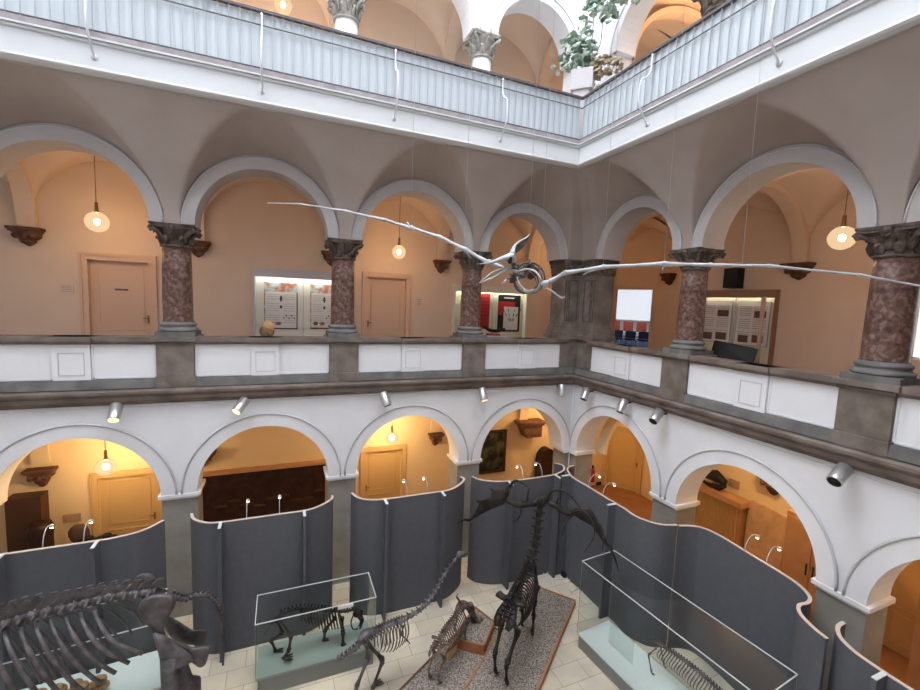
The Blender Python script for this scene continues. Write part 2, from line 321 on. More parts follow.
# back walls
dA=V((4.08,3.0,0)); dB=V((4.9,1.75,0)); dd=(dB-dA).normalized(); dn=V((-dd.y,dd.x,0));
if dn.dot(V((1,1,0)))<0: dn=-dn
TD=lambda u,v,z: dA+dd*u+dn*v+V((0,0,z))
DL=(dB-dA).length
def backs(z0,z1,m,ha,hb,hd):
    holewall(TA,-4.08,UA,z0,z1,VA,.25,ha,'wall_north',m)
    holewall(TB,.3,UB+3,z0,z1,VB,.25,hb,'wall_east',m)
    holewall(TB,-1.75,.3,z0,z1,4.9,.25,[],'wall_east',m)
    lbox(mb:=MB(),TB,.3,.5,VB,5.15,z0,z1); st(mb,'wall_east',m)
    mb=MB()
    us=[-.3,DL+.3] if not hd else [-.3,hd[0],hd[1],DL+.3]
    if hd:
        for a,b,c,e in((-.3,hd[0],z0,z1),(hd[1],DL+.3,z0,z1),(hd[0],hd[1],hd[3],z1)):
            P=[TD(a,0,c),TD(b,0,c),TD(b,0,e),TD(a,0,e)]; mb.prism(P,dn*.25)
        if hd[2]>z0: P=[TD(hd[0],0,z0),TD(hd[1],0,z0),TD(hd[1],0,hd[2]),TD(hd[0],0,hd[2])]; mb.prism(P,dn*.25)
    else: mb.prism([TD(-.3,0,z0),TD(DL+.3,0,z0),TD(DL+.3,0,z1),TD(-.3,0,z1)],dn*.25)
    st(mb,'wall_corner',m)
backs(0,5.0,'lower_paint',[(11.13,12.37,0,2.32),(4.36,5.56,0,2.32)],[(5.75,6.75,0,2.35)],(.18,1.35,0,2.4))
backs(5.2,10.75,'upper_paint',[(11.13,12.37,5.2,7.86),(4.37,5.60,5.2,7.84)],[(5.62,8.4,6.35,8.05)],(.02,1.33,5.2,7.93))
backs(11.15,16.6,'top_paint',[],[],None)
# far sides of the court behind the camera
st(MB().box((-17.05,-13.5,0),(-16.7,3.2,23)),'wall_west','white_plaster')
mb=MB().box((-16.8,-10.55,0),(.3,-10.35,6.05)); mb.box((-16.8,-10.75,9.9),(.3,-10.45,23)); st(mb,'wall_south','white_plaster')
st(MB().box((-16.8,-13.6,5.2),(5.2,-13.4,16.6)),'wall_south','upper_paint')
# skylight laylight with its steel frame
sk=MB().box((-15.6,-9.4,23.02),(-.9,-.6,23.06)); so=st(sk,'window_1','sky_glass')
fr=MB()
for k in range(8): fr.box((-15.6+2.1*k-.04,-9.4,22.9),(-15.6+2.1*k+.04,-.6,23.0))
for k in range(5): fr.box((-15.6,-9.4+2.2*k-.04,22.9),(-.9,-9.4+2.2*k+.04,23.0))
fr.build('window_frame','rail_white',so)
mb=MB().box((-16.9,.15,16.6),(5.2,3.3,16.8)); mb.box((.15,-13.5,16.6),(5.2,.15,16.8)); st(mb,'ceiling','white_plaster')
mb=MB().box((-16.9,-.6,23.0),(.3,.3,23.2)); mb.box((-.9,-10.7,23.0),(.3,-.6,23.2)); mb.box((-16.9,-10.7,23.0),(-.9,-9.4,23.2)); mb.box((-16.9,-9.4,23.0),(-15.6,-.6,23.2)); st(mb,'ceiling','white_plaster')
st(MB().box((-16.9,.15,16.6),(.3,.3,23)),'wall_north','white_plaster'); st(MB().box((.15,-10.6,16.6),(.3,.15,23)),'wall_east','white_plaster')
# ------------------------------------------------------------ parapet
def parapet(T,cols,um,first):
    piers=[c for c in cols]
    edges=[]; prev=first
    for c in cols: edges.append((prev,c-.335)); prev=c+.335
    if prev<um: edges.append((prev,min(um,prev+2.73)))
    for a,b in edges:
        if b-a<.5: continue
        o=sthing('trim_parapet',T((a+b)/2,.3,5.38))
        w=MB(); lbox(w,T,a,b,.16,.40,5.36,6.08); w.build('infill_panel','white_plaster',o)
        mid=(a+b)/2 if b-a>2 else (a+b)/2+.05
        if b-a>2.5 or True:
            fr=MB(); hw=.29 if b-a>2.4 else .24
            lbox(fr,T,mid-hw,mid+hw,.105,.16,5.37,6.08)
            fr2=MB()
            for (p,q,r,s) in((mid-hw+.09,mid+hw-.09,5.90,5.915),(mid-hw+.09,mid+hw-.09,5.47,5.485),(mid-hw+.09,mid-hw+.10,5.47,5.915),(mid+hw-.10,mid+hw-.09,5.47,5.915)): lbox(fr2,T,p,q,.095,.105,r,s)
            fr.build('pilaster_panel','white_plaster',o); fr2.build('panel_moulding','bead_grey',o)
            bd=MB()
            for p,q in((a,mid-hw),(mid+hw,b)):
                lbox(bd,T,p+.02,q-.02,.145,.16,5.39,5.42); lbox(bd,T,p+.02,q-.02,.145,.16,6.05,6.07); lbox(bd,T,p+.01,p+.04,.145,.16,5.39,6.07); lbox(bd,T,q-.04,q-.01,.145,.16,5.39,6.07)
            bd.build('panel_border','white_plaster',o)
            cp=MB()
            for (p,q,dv) in((a,b,0),(mid-hw-.04,mid+hw+.04,-.05)):
                lbox(cp,T,p,q,.10+dv,.46,6.08,6.12); lbox(cp,T,p,q,.06+dv,.48,6.135,6.23); lbox(cp,T,p,q,.09+dv,.44,6.11,6.14)
            cp.build('parapet_cap','cornice_stone',o)
parapet(TA,CA,UA,.25); parapet(TB,CB,UB,.41)
# ------------------------------------------------------------ columns
def leaf(mb,c,a,r0,z0,z1,r1,w):
    d=V((math.cos(a),math.sin(a),0)); s=V((-d.y,d.x,0)); c=V(c)
    P=[c+d*r0+V((0,0,z0)),c+d*(r0+.02)+V((0,0,z0+(z1-z0)*.5)),c+d*(r0+(r1-r0)*.5+.01)+V((0,0,z0+(z1-z0)*.85)),c+d*r1+V((0,0,z1)),c+d*(r1+.02)+V((0,0,z1-.05))]
    mb.tube(P,[w*.7,w,w*.95,w*.7,w*.3],6,.45)
def capital(c,z0,z1,r,half,mb,rnd=0):
    c=V(c); h=z1-z0; c.z=0
    mb.lathe(c,[(r*1.0,z0),(r*1.12,z0+.015),(r*1.12,z0+.045),(r*.99,z0+.055),(r*1.02,z0+h*.45),(r*1.15,z0+h*.7),(r*1.42,z0+h*.84)],20)
    for k in range(8): leaf(mb,c,PI/4*k+PI/8,r*1.0,z0+.05,z0+h*.44,r*1.30,.075)
    for k in range(8): leaf(mb,c,PI/4*k,r*1.02,z0+h*.25,z0+h*.72,r*1.45,.075)
    for k in range(4):
        a=PI/4+PI/2*k; d=V((math.cos(a),math.sin(a),0)); s=V((-d.y,d.x,0)); q=c+d*(half*1.25)+V((0,0,z0+h*.72))
        mb.tube([q+d*(.055*math.cos(t)*(1-t/14))+V((0,0,.06*math.sin(t)*(1-t/14))) for t in [PI*.4*i for i in range(9)]],.03,6)
        mb.tube([c+d*r*1.05+V((0,0,z0+h*.45)),c+d*half*1.0+V((0,0,z0+h*.66)),q+V((0,0,.03))],[.03,.035,.04],6)
    for k in range(4):
        a=PI/2*k; d=V((math.cos(a),math.sin(a),0)); mb.ell(c+d*(half*.93)+V((0,0,z1-.07)),(.06,.06,.06))
    # concave abacus
    def ab(hh):
        P=[]
        for k in range(4):
            a=PI/4+PI/2*k; p=V((math.cos(a),math.sin(a),0))*hh*1.36; q=V((math.cos(a+PI/2),math.sin(a+PI/2),0))*hh*1.36
            t=(q-p).normalized(); m_=(p+q)/2; inn=-m_.normalized()
            P.append(c+p+t*.05)
            for j in range(1,6):
                x=j/6; P.append(c+p+(q-p)*x+inn*(.10*hh*4*x*(1-x)))
            P.append(c+q-t*.05)
        return P
    P=ab(half); mb.prism([p+V((0,0,z1-.085)) for p in P],(0,0,.05)); P=ab(half*1.05); mb.prism([p+V((0,0,z1-.04)) for p in P],(0,0,.04))
CN=[0]
def column(T,u,label):
    p=T(u,.47,5.38); p.z=5.3
    o=thing('column',label,'column',p,'red marble columns of the first floor gallery')
    mb=MB(); lbox(mb,T,u-.335,u+.335,.08,.86,5.36,6.12); lbox(mb,T,u-.36,u+.36,.04,.88,5.185,5.40); lbox(mb,T,u-.36,u+.36,.05,.88,6.08,6.13); lbox(mb,T,u-.40,u+.40,-.0,.92,6.14,6.235); mb.build('pedestal','stone',o,bevel=.008)
    mb=MB(); c=T(u,.47,0); lbox(mb,T,u-.36,u+.36,.11,.83,6.235,6.33)
    mb.lathe(c,[(.35,6.33),(.37,6.345),(.375,6.37),(.36,6.395),(.325,6.41),(.315,6.44),(.33,6.455),(.34,6.475),(.335,6.50),(.30,6.515),(.295,6.54)],28); mb.build('base','plinth_stone',o)
    MB().lathe(c,[(.285,6.535),(.275,6.56),(.275,7.0),(.27,7.6),(.262,8.10)],32).build('shaft','red_marble',o)
    mb=MB(); capital(c,8.07,8.53,.262,.40,mb); mb.build('capital','carved_stone',o)
    return o
column(TA,CA[0],'first red marble column left of the dark corner pier, behind the left skull side of the flying reptile')
column(TA,CA[1],'red marble column between the two poster case and the right of the two upper doors')
column(TA,CA[2],'red marble column right of the upper door with a small name sign')
column(TB,CB[0],'red marble column just right of the bright classroom opening')
column(TB,CB[1],'largest and nearest red marble column, at the right edge of the photo')
# L shaped corner pier of the first floor
o=thing('corner_pier','dark grooved stone pier standing in the corner of the first floor arcade','pier',(.3,.3,5.2))
def Lbox(mb,e,z0,z1): mb.box((-.42-e,.15-e*.6,z0),(.8,.8+e,z1)); mb.box((.15-e*.6,-.50-e,z0),(.8+e,.8,z1))
mb=MB(); Lbox(mb,0,6.6,8.1); mb.build('shaft','stone',o)
mb=MB()
for a,b in((-.38,-.28),(-.24,.06)):
    for x0,x1,z0,z1 in((a,a+.02,6.75,7.95),(b-.02,b,6.75,7.95),(a,b,6.75,6.77),(a,b,7.93,7.95)): mb.box((x0,.13,z0),(x1,.15,z1)); mb.box((.13,x0-.1,z0),(.15,x1-.1,z1))
mb.build('panel_moulding','carved_stone',o)
mb=MB(); Lbox(mb,.03,5.19,6.22); Lbox(mb,.07,5.19,5.38); mb.build('pedestal','stone',o)
mb=MB(); Lbox(mb,.12,6.22,6.34); Lbox(mb,.08,6.34,6.44); Lbox(mb,.05,6.44,6.54); Lbox(mb,.02,6.54,6.62); mb.build('base','stone',o,bevel=.01)
mb=MB(); Lbox(mb,.02,8.08,8.16); Lbox(mb,.03,8.16,8.30); Lbox(mb,.05,8.30,8.42); Lbox(mb,.08,8.42,8.53)
for k in range(5): mb.ell((-.38+.12*k,.12,8.28),(.06,.05,.12)); mb.ell((.12,-.46+.13*k,8.28),(.05,.06,.12))
mb.build('capital','carved_stone',o)
# lower piers
def pier(T,u,label):
    c=T(u,.475,0); o=thing('arcade_pier',label,'pier',c,'square stone piers of the ground floor arcade')
    mb=MB(); lbox(mb,T,u-.33,u+.33,.17,.78,0,2.74); mb.build('pier_shaft','stone_light',o)
    mb=MB(); lbox(mb,T,u-.35,u+.35,.14,.80,2.72,2.77); lbox(mb,T,u-.39,u+.39,.10,.84,2.77,2.855); mb.build('impost','white_plaster',o,bevel=.01)
pier(TA,CA[0],'stone pier rising behind the round end of the screen left of the antlers'); pier(TA,CA[1],'stone pier directly above the low glass case with the sabre toothed cat skeleton')
pier(TA,CA[2],'leftmost visible stone pier, above the hanging tail of the largest skeleton')
pier(TB,CB[0],'stone pier right of the yellow corner door on the ground floor'); pier(TB,CB[1],'nearest stone pier, at lower right between two curved screens')
o=thing('arcade_pier','stone pier in the inner corner of the court with a thin pipe','pier',(.3,.3,0))
MB().box((.0,.17,0),(.5,.78,2.74)).box((.17,-.15,0),(.78,.78,2.74)).build('pier_shaft','stone_light',o)
MB().box((-.10,.10,2.74),(.5,.84,2.85)).box((.10,-.20,2.74),(.84,.84,2.85)).build('impost','white_plaster',o,bevel=.01)
tag(MB().tube([(.11,.11,0),(.11,.11,4.86)],.018,8).build('drain_pipe','white_plaster'),'thin white pipe running down the inner corner of the court','pipe')
# second floor columns
def topcol(T,u,label,red=False):
    c=T(u,.45,11.19); o=thing('gallery_column',label,'column',c,'columns of the top gallery')
    mb=MB(); lbox(mb,T,u-.33,u+.33,.12,.78,11.15,11.95); lbox(mb,T,u-.36,u+.36,.1,.82,11.95,12.05); mb.build('pedestal','white_plaster',o)
    c.z=0; MB().lathe(c,[(.33,12.05),(.33,12.12),(.29,12.18),(.26,12.22),(.26,12.8),(.25,13.43)],28).build('shaft','red_marble' if red else 'grey_marble',o)
    mb=MB(); capital(c,13.38,13.93,.255,.37,mb); mb.build('capital','stone_light' if not red else 'carved_stone',o)
topcol(TA,CA[0],'pale marble column of the top gallery just left of the potted plant arch'); topcol(TA,CA[1],'pale marble column of the top gallery cut off by the upper frame edge')
topcol(TB,CB[0],'column of the top gallery at the upper right above the railing',True)
mb=MB().box((-.45,.15,11.15),(.8,.8,13.95)); mb.box((.15,-.55,11.15),(.8,.8,13.95)); st(mb,'wall_corner','white_plaster')
# ------------------------------------------------------------ balcony railing
def railing(T,um,label,nb,ustart,stays):
    o=thing('balcony_railing',label,'railing',T(um/2,-1.28,11.19))
    mb=MB(); lbox(mb,T,1.26,um,-1.31,-1.24,12.17,12.215); mb.build('handrail','rail_dark',o)
    mb=MB(); lbox(mb,T,1.27,um,-1.29,-1.27,11.95,11.965); lbox(mb,T,1.27,um,-1.29,-1.27,11.22,11.24); mb.build('cross_rail','rail_dark',o)
    mb=MB(); n=int((um-1.3)/.0435)
    us=[1.3+.0435*i for i in range(n)]
    mb.grid(lambda u,z: T(u,-1.235+.012*math.sin((u-1.3)*2*PI/.174),z),us,[11.2,12.165]); mb.grid(lambda u,z: T(u,-1.228+.012*math.sin((u-1.3)*2*PI/.174),z),us,[11.2,12.165]); mb.build('back_sheet','rail_sheet',o)
    b0=None
    for i in range(nb):
        u=ustart+.174*i
        if b0 is None:
            mb=MB(); lbox(mb,T,u-.008,u+.008,-1.287,-1.271,11.19,12.18); b0=mb.build('baluster','rail_white',o); base=b0.location.copy(); d=T(.174,0,0)-T(0,0,0)
        else:
            b=b0.copy(); b.location=base+d*i; b.parent=o; COL.objects.link(b)
    for u in stays:
        P=[T(u,-1.30,12.15),T(u,-1.31,11.85),T(u,-1.40,11.70),T(u,-1.52,11.63),T(u,-1.56,11.45),T(u,-1.55,11.2),T(u,-1.45,11.0),T(u,-1.29,10.83)]
        s=MB().tube(cat_rom(P,5),.018,8).build('stay_bracket','alu_paint',o); 
        MB().tube([T(u,-1.30,10.83),T(u,-1.275,10.83)],.045,10).build('rosette','alu_paint',s)
railing(TA,14.6,'white railing of the top gallery along the left hand side',76,1.36,[3.46,5.89,8.32,10.75,13.18])
railing(TB,9.9,'white railing of the top gallery along the right hand side',49,1.36,[3.42,5.87,8.32])
# ------------------------------------------------------------ doors
def door(T,u0,u1,z0,z1,v,m,n,fr=.15,handle=1,sign=False,gap=.12,lbl=None):
    o=sthing('door_%d'%n,T((u0+u1)/2,v,z0),lbl)
    mb=MB()
    for d0,d1,w in((-.045,0,fr),(-.07,-.045,fr*.35)):
        lbox(mb,T,u0-fr,u0-fr+w,v+d0,v+d1,z0,z1+fr); lbox(mb,T,u1+fr-w,u1+fr,v+d0,v+d1,z0,z1+fr); lbox(mb,T,u0-fr+w,u1+fr-w,v+d0,v+d1,z1+fr-w,z1+fr)
    mb.build('door_frame',m,o)
    mb=MB(); lbox(mb,T,u0,u1,v+gap,v+gap+.05,z0,z1); 
    H=z1-z0
    for a,b in((z0+.16,z0+H*.36),(z0+H*.42,z1-.16)):
        for x0,x1,y0,y1 in((u0+.14,u1-.14,a,a+.03),(u0+.14,u1-.14,b-.03,b),(u0+.14,u0+.17,a,b),(u1-.17,u1-.14,a,b)): lbox(mb,T,x0,x1,v+gap-.02,v+gap,y0,y1)
    lf=mb.build('door_leaf',m,o)
    hu=u0+.07 if handle>0 else u1-.07
    mb=MB(); lbox(mb,T,hu-.02,hu+.02,v+gap-.015,v+gap,z0+H*.42,z0+H*.42+.2); mb.tube([T(hu,v+gap-.05,z0+H*.42+.13),T(hu+.11*handle,v+gap-.05,z0+H*.42+.13)],.012,6); mb.tube([T(hu,v+gap,z0+H*.42+.13),T(hu,v+gap-.05,z0+H*.42+.13)],.012,6)
    mb.build('door_handle','brass',lf)
    if sign:
        s=MB(); uc=(u0+u1)/2; lbox(s,T,uc-.17,uc+.15,v+gap-.012,v+gap-.004,z0+1.80,z0+2.08); s=s.build('name_plate',m,lf)
        mb=MB(); x=uc+.13
        for w in(.02,.025,.02,.03,.02,.015,.025,.03,.02): lbox(mb,T,x-w,x,v+gap-.016,v+gap-.012,z0+1.935,z0+1.98); x-=w+.008
        mb.build('lettering','poster_black',s)
    return o
door(TA,11.13,12.37,5.2,7.86,VA,'door_upper',1,.17,1,True); door(TA,4.37,5.60,5.2,7.84,VA,'door_upper',2,.15,-1)
door(TA,11.13,12.37,0,2.32,VA,'door_lower',3,.15,1); door(TA,4.36,5.56,0,2.32,VA,'door_lower',4,.15,-1)
door(TD,.18,1.35,0,2.4,0,'door_lower',5,.14,-1,gap=.10)
door(TB,5.75,6.75,0,2.35,VB,'door_lower',6,.18,1,gap=.1)
# ------------------------------------------------------------ corbels
def corbel(T,u,v,z,w,label,h=.42,grp='dark carved corbels on the gallery back walls'):
    o=thing('corbel',label,'corbel',T(u,v,z-h),grp)
    mb=MB(); lbox(mb,T,u-w/2,u+w/2,v-.28,v+.01,z-.07,z); lbox(mb,T,u-w/2+.03,u+w/2-.03,v-.25,v+.01,z-.11,z-.07); mb.build('abacus','corbel_stone',o,bevel=.01)
    mb=MB(); prof=[(z-.11,.43,.28),(z-.16,.38,.26),(z-.20,.40,.27),(z-.24,.33,.22),(z-.28,.24,.17),(z-.33,.22,.15),(z-h+.03,.10,.07),(z-h,.02,.03)]
    for (za,wa,da),(zb,wb,db) in zip(prof,prof[1:]):
        wa*=w;wb*=w
        vs=[T(u-wa,v,za),T(u+wa,v,za),T(u+wa*.8,v-da,za),T(u-wa*.8,v-da,za),T(u-wb,v,zb),T(u+wb,v,zb),T(u+wb*.8,v-db,zb),T(u-wb*.8,v-db,zb)]
        mb.add(vs,[(0,1,2,3),(4,7,6,5),(0,4,5,1),(1,5,6,2),(2,6,7,3),(3,7,4,0)])
    for s in(-1,0,1): mb.ell(T(u+s*w*.25,v-.22,z-.2),(.07,.07,.07)); mb.ell(T(u+s*w*.1,v-.13,z-.32),(.05,.05,.05))
    mb.build('carved_bracket','corbel_stone',o)
corbel(TA,CA[3],VA,8.5,.62,'dark carved corbel at the left edge of the first floor gallery wall'); corbel(TA,CA[2],VA,8.5,.62,'dark carved corbel peeping out right of the capital beside the upper signed door')
corbel(TA,CA[1],VA,8.5,.62,'dark carved corbel mostly hidden behind the capital above the two poster case'); corbel(TA,CA[0],VA,8.5,.55,'dark carved corbel right of the small upper globe lamp')
corbel(TA,-.15,VA,8.5,.6,'dark corbel seen through the arch behind the flying reptile ribcage'); corbel(TB,CB[0],VB,8.5,.7,'dark carved corbel on the upper right wall under the wing finger of the reptile')
corbel(TB,-1.2,4.9,8.5,.5,'dark carved corbel just left of the first right hand red column')
corbel(TA,CA[3],VA,2.75,.6,'brown shield shaped corbel on the ground floor wall at far left',.5); corbel(TA,CA[2],VA,2.85,.7,'brown corbel half hidden behind the second lower arch edge',.5)
corbel(TA,CA[0],VA,2.78,.5,'brown shield shaped corbel right of the ground floor globe lamp',.46); corbel(TB,CB[0],VB,2.85,.7,'brown corbel on the orange wall above the tan stone slab',.5)
o=thing('corbel','large plain brown corbel above the framed dark painting corner','corbel',(.3,2.6,2.3),'dark carved corbels on the gallery back walls')
MB().box((-.2,2.45,2.92),(.85,3.0,3.0)).box((-.13,2.5,2.85),(.8,3.0,2.92)).build('abacus','corbel_stone',o)
mb=MB().box((.12,2.55,2.42),(.74,3.0,2.86)); mb.add([(-.1,2.55,2.86),(.12,2.55,2.86),(.12,2.55,2.45),(-.1,3,2.86),(.12,3,2.86),(.12,3,2.45)],[(0,1,2),(3,5,4),(0,3,4,1),(1,4,5,2),(2,5,3,0)]); mb.build('carved_bracket','corbel_stone',o)
# ------------------------------------------------------------ lamps
def globe_lamp(p,ztop,label,r=.2,bulb='bulb_glow',br=.055):
    p=V(p); o=thing('pendant_lamp',label,'lamp',p-V((0,0,r)),'globe lamps hanging in the galleries')
    MB().tube([p+V((0,0,r+.2)),(p.x,p.y,ztop)],.008,6).build('cord','brass',o)
    MB().lathe((p.x,p.y,ztop-.06),[(.01,-.0),(.05,.0),(.06,.05),(.02,.06)],12).build('ceiling_rose','brass',o)
    MB().lathe((p.x,p.y,p.z),[(.035,r-.03),(.045,r),(.035,r+.04),(.03,r+.2)],12).build('socket','brass',o)
    g=MB().ell(p,(r,r,r),None,24,16).build('globe','globe_glass',o)
    MB().ell(p,(br,br,br*1.2),None,10,8).build('bulb',bulb,g)
def lamp_at(P,v_off,*a,**k): globe_lamp(P,*a,**k)
globe_lamp(PA(97,222,1.7),10.15,'large glowing globe lamp in front of the upper signed door wall',.22)
globe_lamp(PA(399,252,1.7),10.15,'small glowing globe lamp above the right hand upper door',.19)
globe_lamp(PB(842,238,1.8),10.15,'large glowing globe lamp beside the capital of the nearest red column',.22)
globe_lamp(PA(106,467,1.8),4.5,'glowing globe lamp in the leftmost ground floor arch',.2,'bulb_low')
globe_lamp(PA(392,438,1.9),4.5,'glowing globe lamp in the third ground floor arch above a yellow door',.18,'bulb_low')
globe_lamp((1.2,1.5,3.9),4.5,'globe lamp hidden high in the ground floor corner of the galleries',.18,'bulb_low')
globe_lamp((3.0,-4.0,4.0),4.6,'globe lamp hidden above the slatted cabinet on the ground floor',.18,'bulb_low')
globe_lamp((3.0,-7.9,3.9),4.6,'globe lamp hidden in the nearest right hand ground floor bay',.18,'bulb_low')
globe_lamp((1.1,1.6,9.1),10.15,'globe lamp hidden in the first floor corner of the galleries',.18)
globe_lamp(PA(283,5,1.6),15.7,'globe lamp of the top gallery just showing above the white railing',.2)
globe_lamp((2.5,-1.5,14.6),15.7,'globe lamp lighting the top gallery arch right of the plant',.2,br=.09)
# spots under the cornice
def spot(T,u,lit,tilt,label):
    p=T(u,-.0,4.80); o=thing('spotlight',label,'spotlight',T(u,.1,4.84),'spotlights under the stone cornice')
    a=V(tilt); a.normalize(); c=T(u,-.10,4.87); L=.30
    MB().tube([T(u,.13,4.83),T(u,.03,4.82),T(u,-.10,4.82)],.022,8).build('arm','black',o)
    MB().tube([c-a*.05,c-a*.04,c+a*L*.95,c+a*L],[.085,.105,.105,.10],20).build('housing','alu',o)
    MB().tube([c+a*(L-.005),c+a*(L+.004)],.088,20).build('lens','spot_glow' if lit else 'black',o)
spot(TA,11.0,1,(.02,-.95,-1),'silver spotlight with a yellow glow above the leftmost lower arch')
spot(TA,8.75,1,(-.75,-.95,-1),'silver lit spotlight tilted left above the second lower arch')
spot(TA,5.72,0,(.35,-.5,-1),'silver spotlight tilted right above the third lower arch'); spot(TA,3.06,1,(.12,-.5,-1),'silver spotlight above the pier left of the corner arch')
spot(TA,.48,0,(0,-.1,-1),'silver spotlight nearest the corner on the left wall'); spot(TB,.74,0,(-.6,-.25,-1),'silver spotlight nearest the corner on the right wall')
spot(TB,2.15,0,(-.5,-.15,-1),'silver spotlight above the yellow corner door arch'); spot(TB,3.25,0,(-1,-.25,-.75),'silver spotlight above the pier right of the yellow corner door'); spot(TB,6.72,0,(-1,-.05,-.6),'largest silver spotlight at lower right below the cornice')
mb=MB(); mb.tube([(-14,.09,4.80),(-8,.09,4.81),(.09,.09,4.81),(.09,-9.5,4.80)],.006,5); tag(mb.build('power_cable','bead_grey'),'thin cable strung along the wall just under the stone cornice','cable')
# ------------------------------------------------------------ curved screens
H=2.75
def screen(pts,label,fins,lamps,dirn):
    P=cat_rom([V((x,y,0)) for x,y in pts],5); n=len(P)
    o=thing('exhibition_screen',label,'screen',P[n//2],'grey curved exhibition screens')
    def wall(z0,z1,th,mbn,m):
        vs=[]
        for i,p in enumerate(P):
            t=(P[min(i+1,n-1)]-P[max(i-1,0)]); t.z=0; t.normalize(); s=V((-t.y,t.x,0))*th
            vs+=[p+s+V((0,0,z0)),p-s+V((0,0,z0)),p-s+V((0,0,z1)),p+s+V((0,0,z1))]
        fs=[(4*i+j,4*i+(j+1)%4,4*i+4+(j+1)%4,4*i+4+j) for i in range(n-1) for j in range(4)]+[(0,1,2,3),(4*n-1,4*n-2,4*n-3,4*n-4)]
        b=MB().add(vs,fs,False); return b.build(mbn,m,o)
    wall(.01,H-.012,.022,'felt_panel','screen_felt'); wall(H-.012,H,.026,'edge_strip','edge_wood')
    for x,y in fins:
        q=V((x,y,0)); d=V(dirn)*-.26
        e=V((-d.y,d.x,0)).normalized()*.028
        f=MB().prism([q-e,q+e,q+e+d,q-e+d],(0,0,H-.01)); f=f.build('fin','screen_felt',o)
        MB().prism([q-e+V((0,0,H-.01)),q+e+V((0,0,H-.01)),q+e+d+V((0,0,H-.01)),q-e+d+V((0,0,H-.01))],(0,0,.014)).build('fin_cap','case_edge',f)
    return o
YS=-1.23
s1=[(-15.2,-.66),(-15.1,-1.0),(-14.8,-1.2),(-12.28,-1.26),(-11.74,-1.26),(-11.23,-1.26),(-10.76,-1.24),(-10.38,-1.11),(-10.12,-.8)]
s2=[(-9.68,-.67),(-9.6,-.92),(-9.38,-1.14),(-9.11,-1.22),(-8.6,-1.23),(-8.0,-1.23),(-7.54,-1.23),(-7.27,-1.12),(-7.01,-.89),(-6.96,-.70)]
s3=[(-6.53,-.70),(-6.43,-.98),(-6.21,-1.16),(-5.89,-1.23),(-5.37,-1.24),(-4.88,-1.24),(-4.36,-1.23),(-3.97,-1.0),(-3.76,-.75),(-3.80,-.60)]
s4=[(-3.5,-.66),(-3.41,-.89),(-3.14,-1.09),(-2.82,-1.19),(-2.3,-1.23),(-1.66,-1.22),(-1.3,-1.19),(-.92,-1.01),(-.74,-.72),(-.85,-.5)]
s5=[(-.42,-.82),(-.62,-.86),(-.80,-1.02),(-.95,-1.34),(-1.0,-1.6),(-.97,-2.1),(-.97,-2.5),(-.96,-2.97),(-.95,-3.3),(-.98,-3.6),(-.92,-3.82),(-.74,-4.08),(-.42,-4.22)]
s6=[(-.40,-4.25),(-.16,-4.34),(.02,-4.5),(.07,-4.86),(.0,-5.54),(-.04,-6.02),(-.12,-6.35),(-.27,-6.57),(-.46,-6.65),(-.66,-6.64),(-.85,-6.76),(-.98,-6.99),(-1.04,-7.2)]
s7=[(-.42,-7.10),(-.62,-7.12),(-.82,-7.24),(-.94,-7.44),(-.98,-7.64),(-1.0,-7.94),(-1.0,-8.6),(-1.0,-9.4)]
screen(s1,'grey curved screen at far left behind the largest skeleton',[(-11.0,-1.26),(-12.25,-1.26)],[],(0,1,0))
screen(s2,'grey curved screen behind the glass case with the sabre toothed cat skeleton',[(-9.1,-1.22),(-7.58,-1.23)],[],(0,1,0))
screen(s3,'grey curved screen behind the long necked skeleton',[(-5.89,-1.23),(-4.55,-1.24)],[],(0,1,0))
screen(s4,'grey curved screen behind the left antler of the giant deer',[(-2.75,-1.2),(-1.35,-1.2)],[],(0,1,0))
screen(s5,'grey curved screen right of the court corner behind the right antler',[(-.97,-1.35),(-.95,-3.05)],[],(1,0,0))
screen(s6,'long dark blue grey curved screen behind the long glass case',[],[],(1,0,0))
screen(s7,'short grey curved screen in the lower right corner of the photo',[(-.99,-7.8)],[],(1,0,0))
def neck_lamp(base,d,label):
    b=V(base); d=V(d); o=thing('clip_lamp',label,'lamp',b,'small gooseneck lamps clipped on the screens')
    P=cat_rom([b,b+V((0,0,.15))+d*.04,b+V((0,0,.25))+d*.12,b+V((0,0,.28))+d*.20,b+V((0,0,.26))+d*.27],4)
    MB().tube(P,.0065,6).build('stem','alu_paint',o); e=P[-1]
    MB().tube([e,e+d*.03-V((0,0,.02)),e+d*.08-V((0,0,.05))],[.012,.025,.036],10).build('lamp_head','alu_paint',o)
    MB().ell(e+d*.07-V((0,0,.06)),(.03,.03,.026)).build('bulb','lamp_glow',o)
for x,y,d,l in((-11.75,-1.26,(0,1,0),'left clip lamp on the far left screen'),(-11.2,-1.26,(0,1,0),'right clip lamp on the far left screen'),(-8.65,YS,(0,1,0),'left clip lamp on the screen before the dark wall slab'),(-8.05,YS,(0,1,0),'right clip lamp on the screen before the dark wall slab'),
  (-5.37,YS,(0,1,0),'left clip lamp on the screen before the yellow door'),(-4.88,YS,(0,1,0),'right clip lamp on the screen before the yellow door'),(-2.32,YS,(0,1,0),'left clip lamp on the screen below the framed painting'),(-1.75,YS,(0,1,0),'right clip lamp on the screen beside the dark arched object'),
  (-.96,-2.08,(1,0,0),'clip lamp beside the red fire extinguisher'),(-.96,-2.6,(1,0,0),'clip lamp before the yellow corner door'),(.0,-5.35,(1,0,0),'clip lamp left of the tan stone slab base'),(-.02,-5.75,(1,0,0),'clip lamp before the wooden cupboard doors')):
    neck_lamp((x,y,H),d,l)
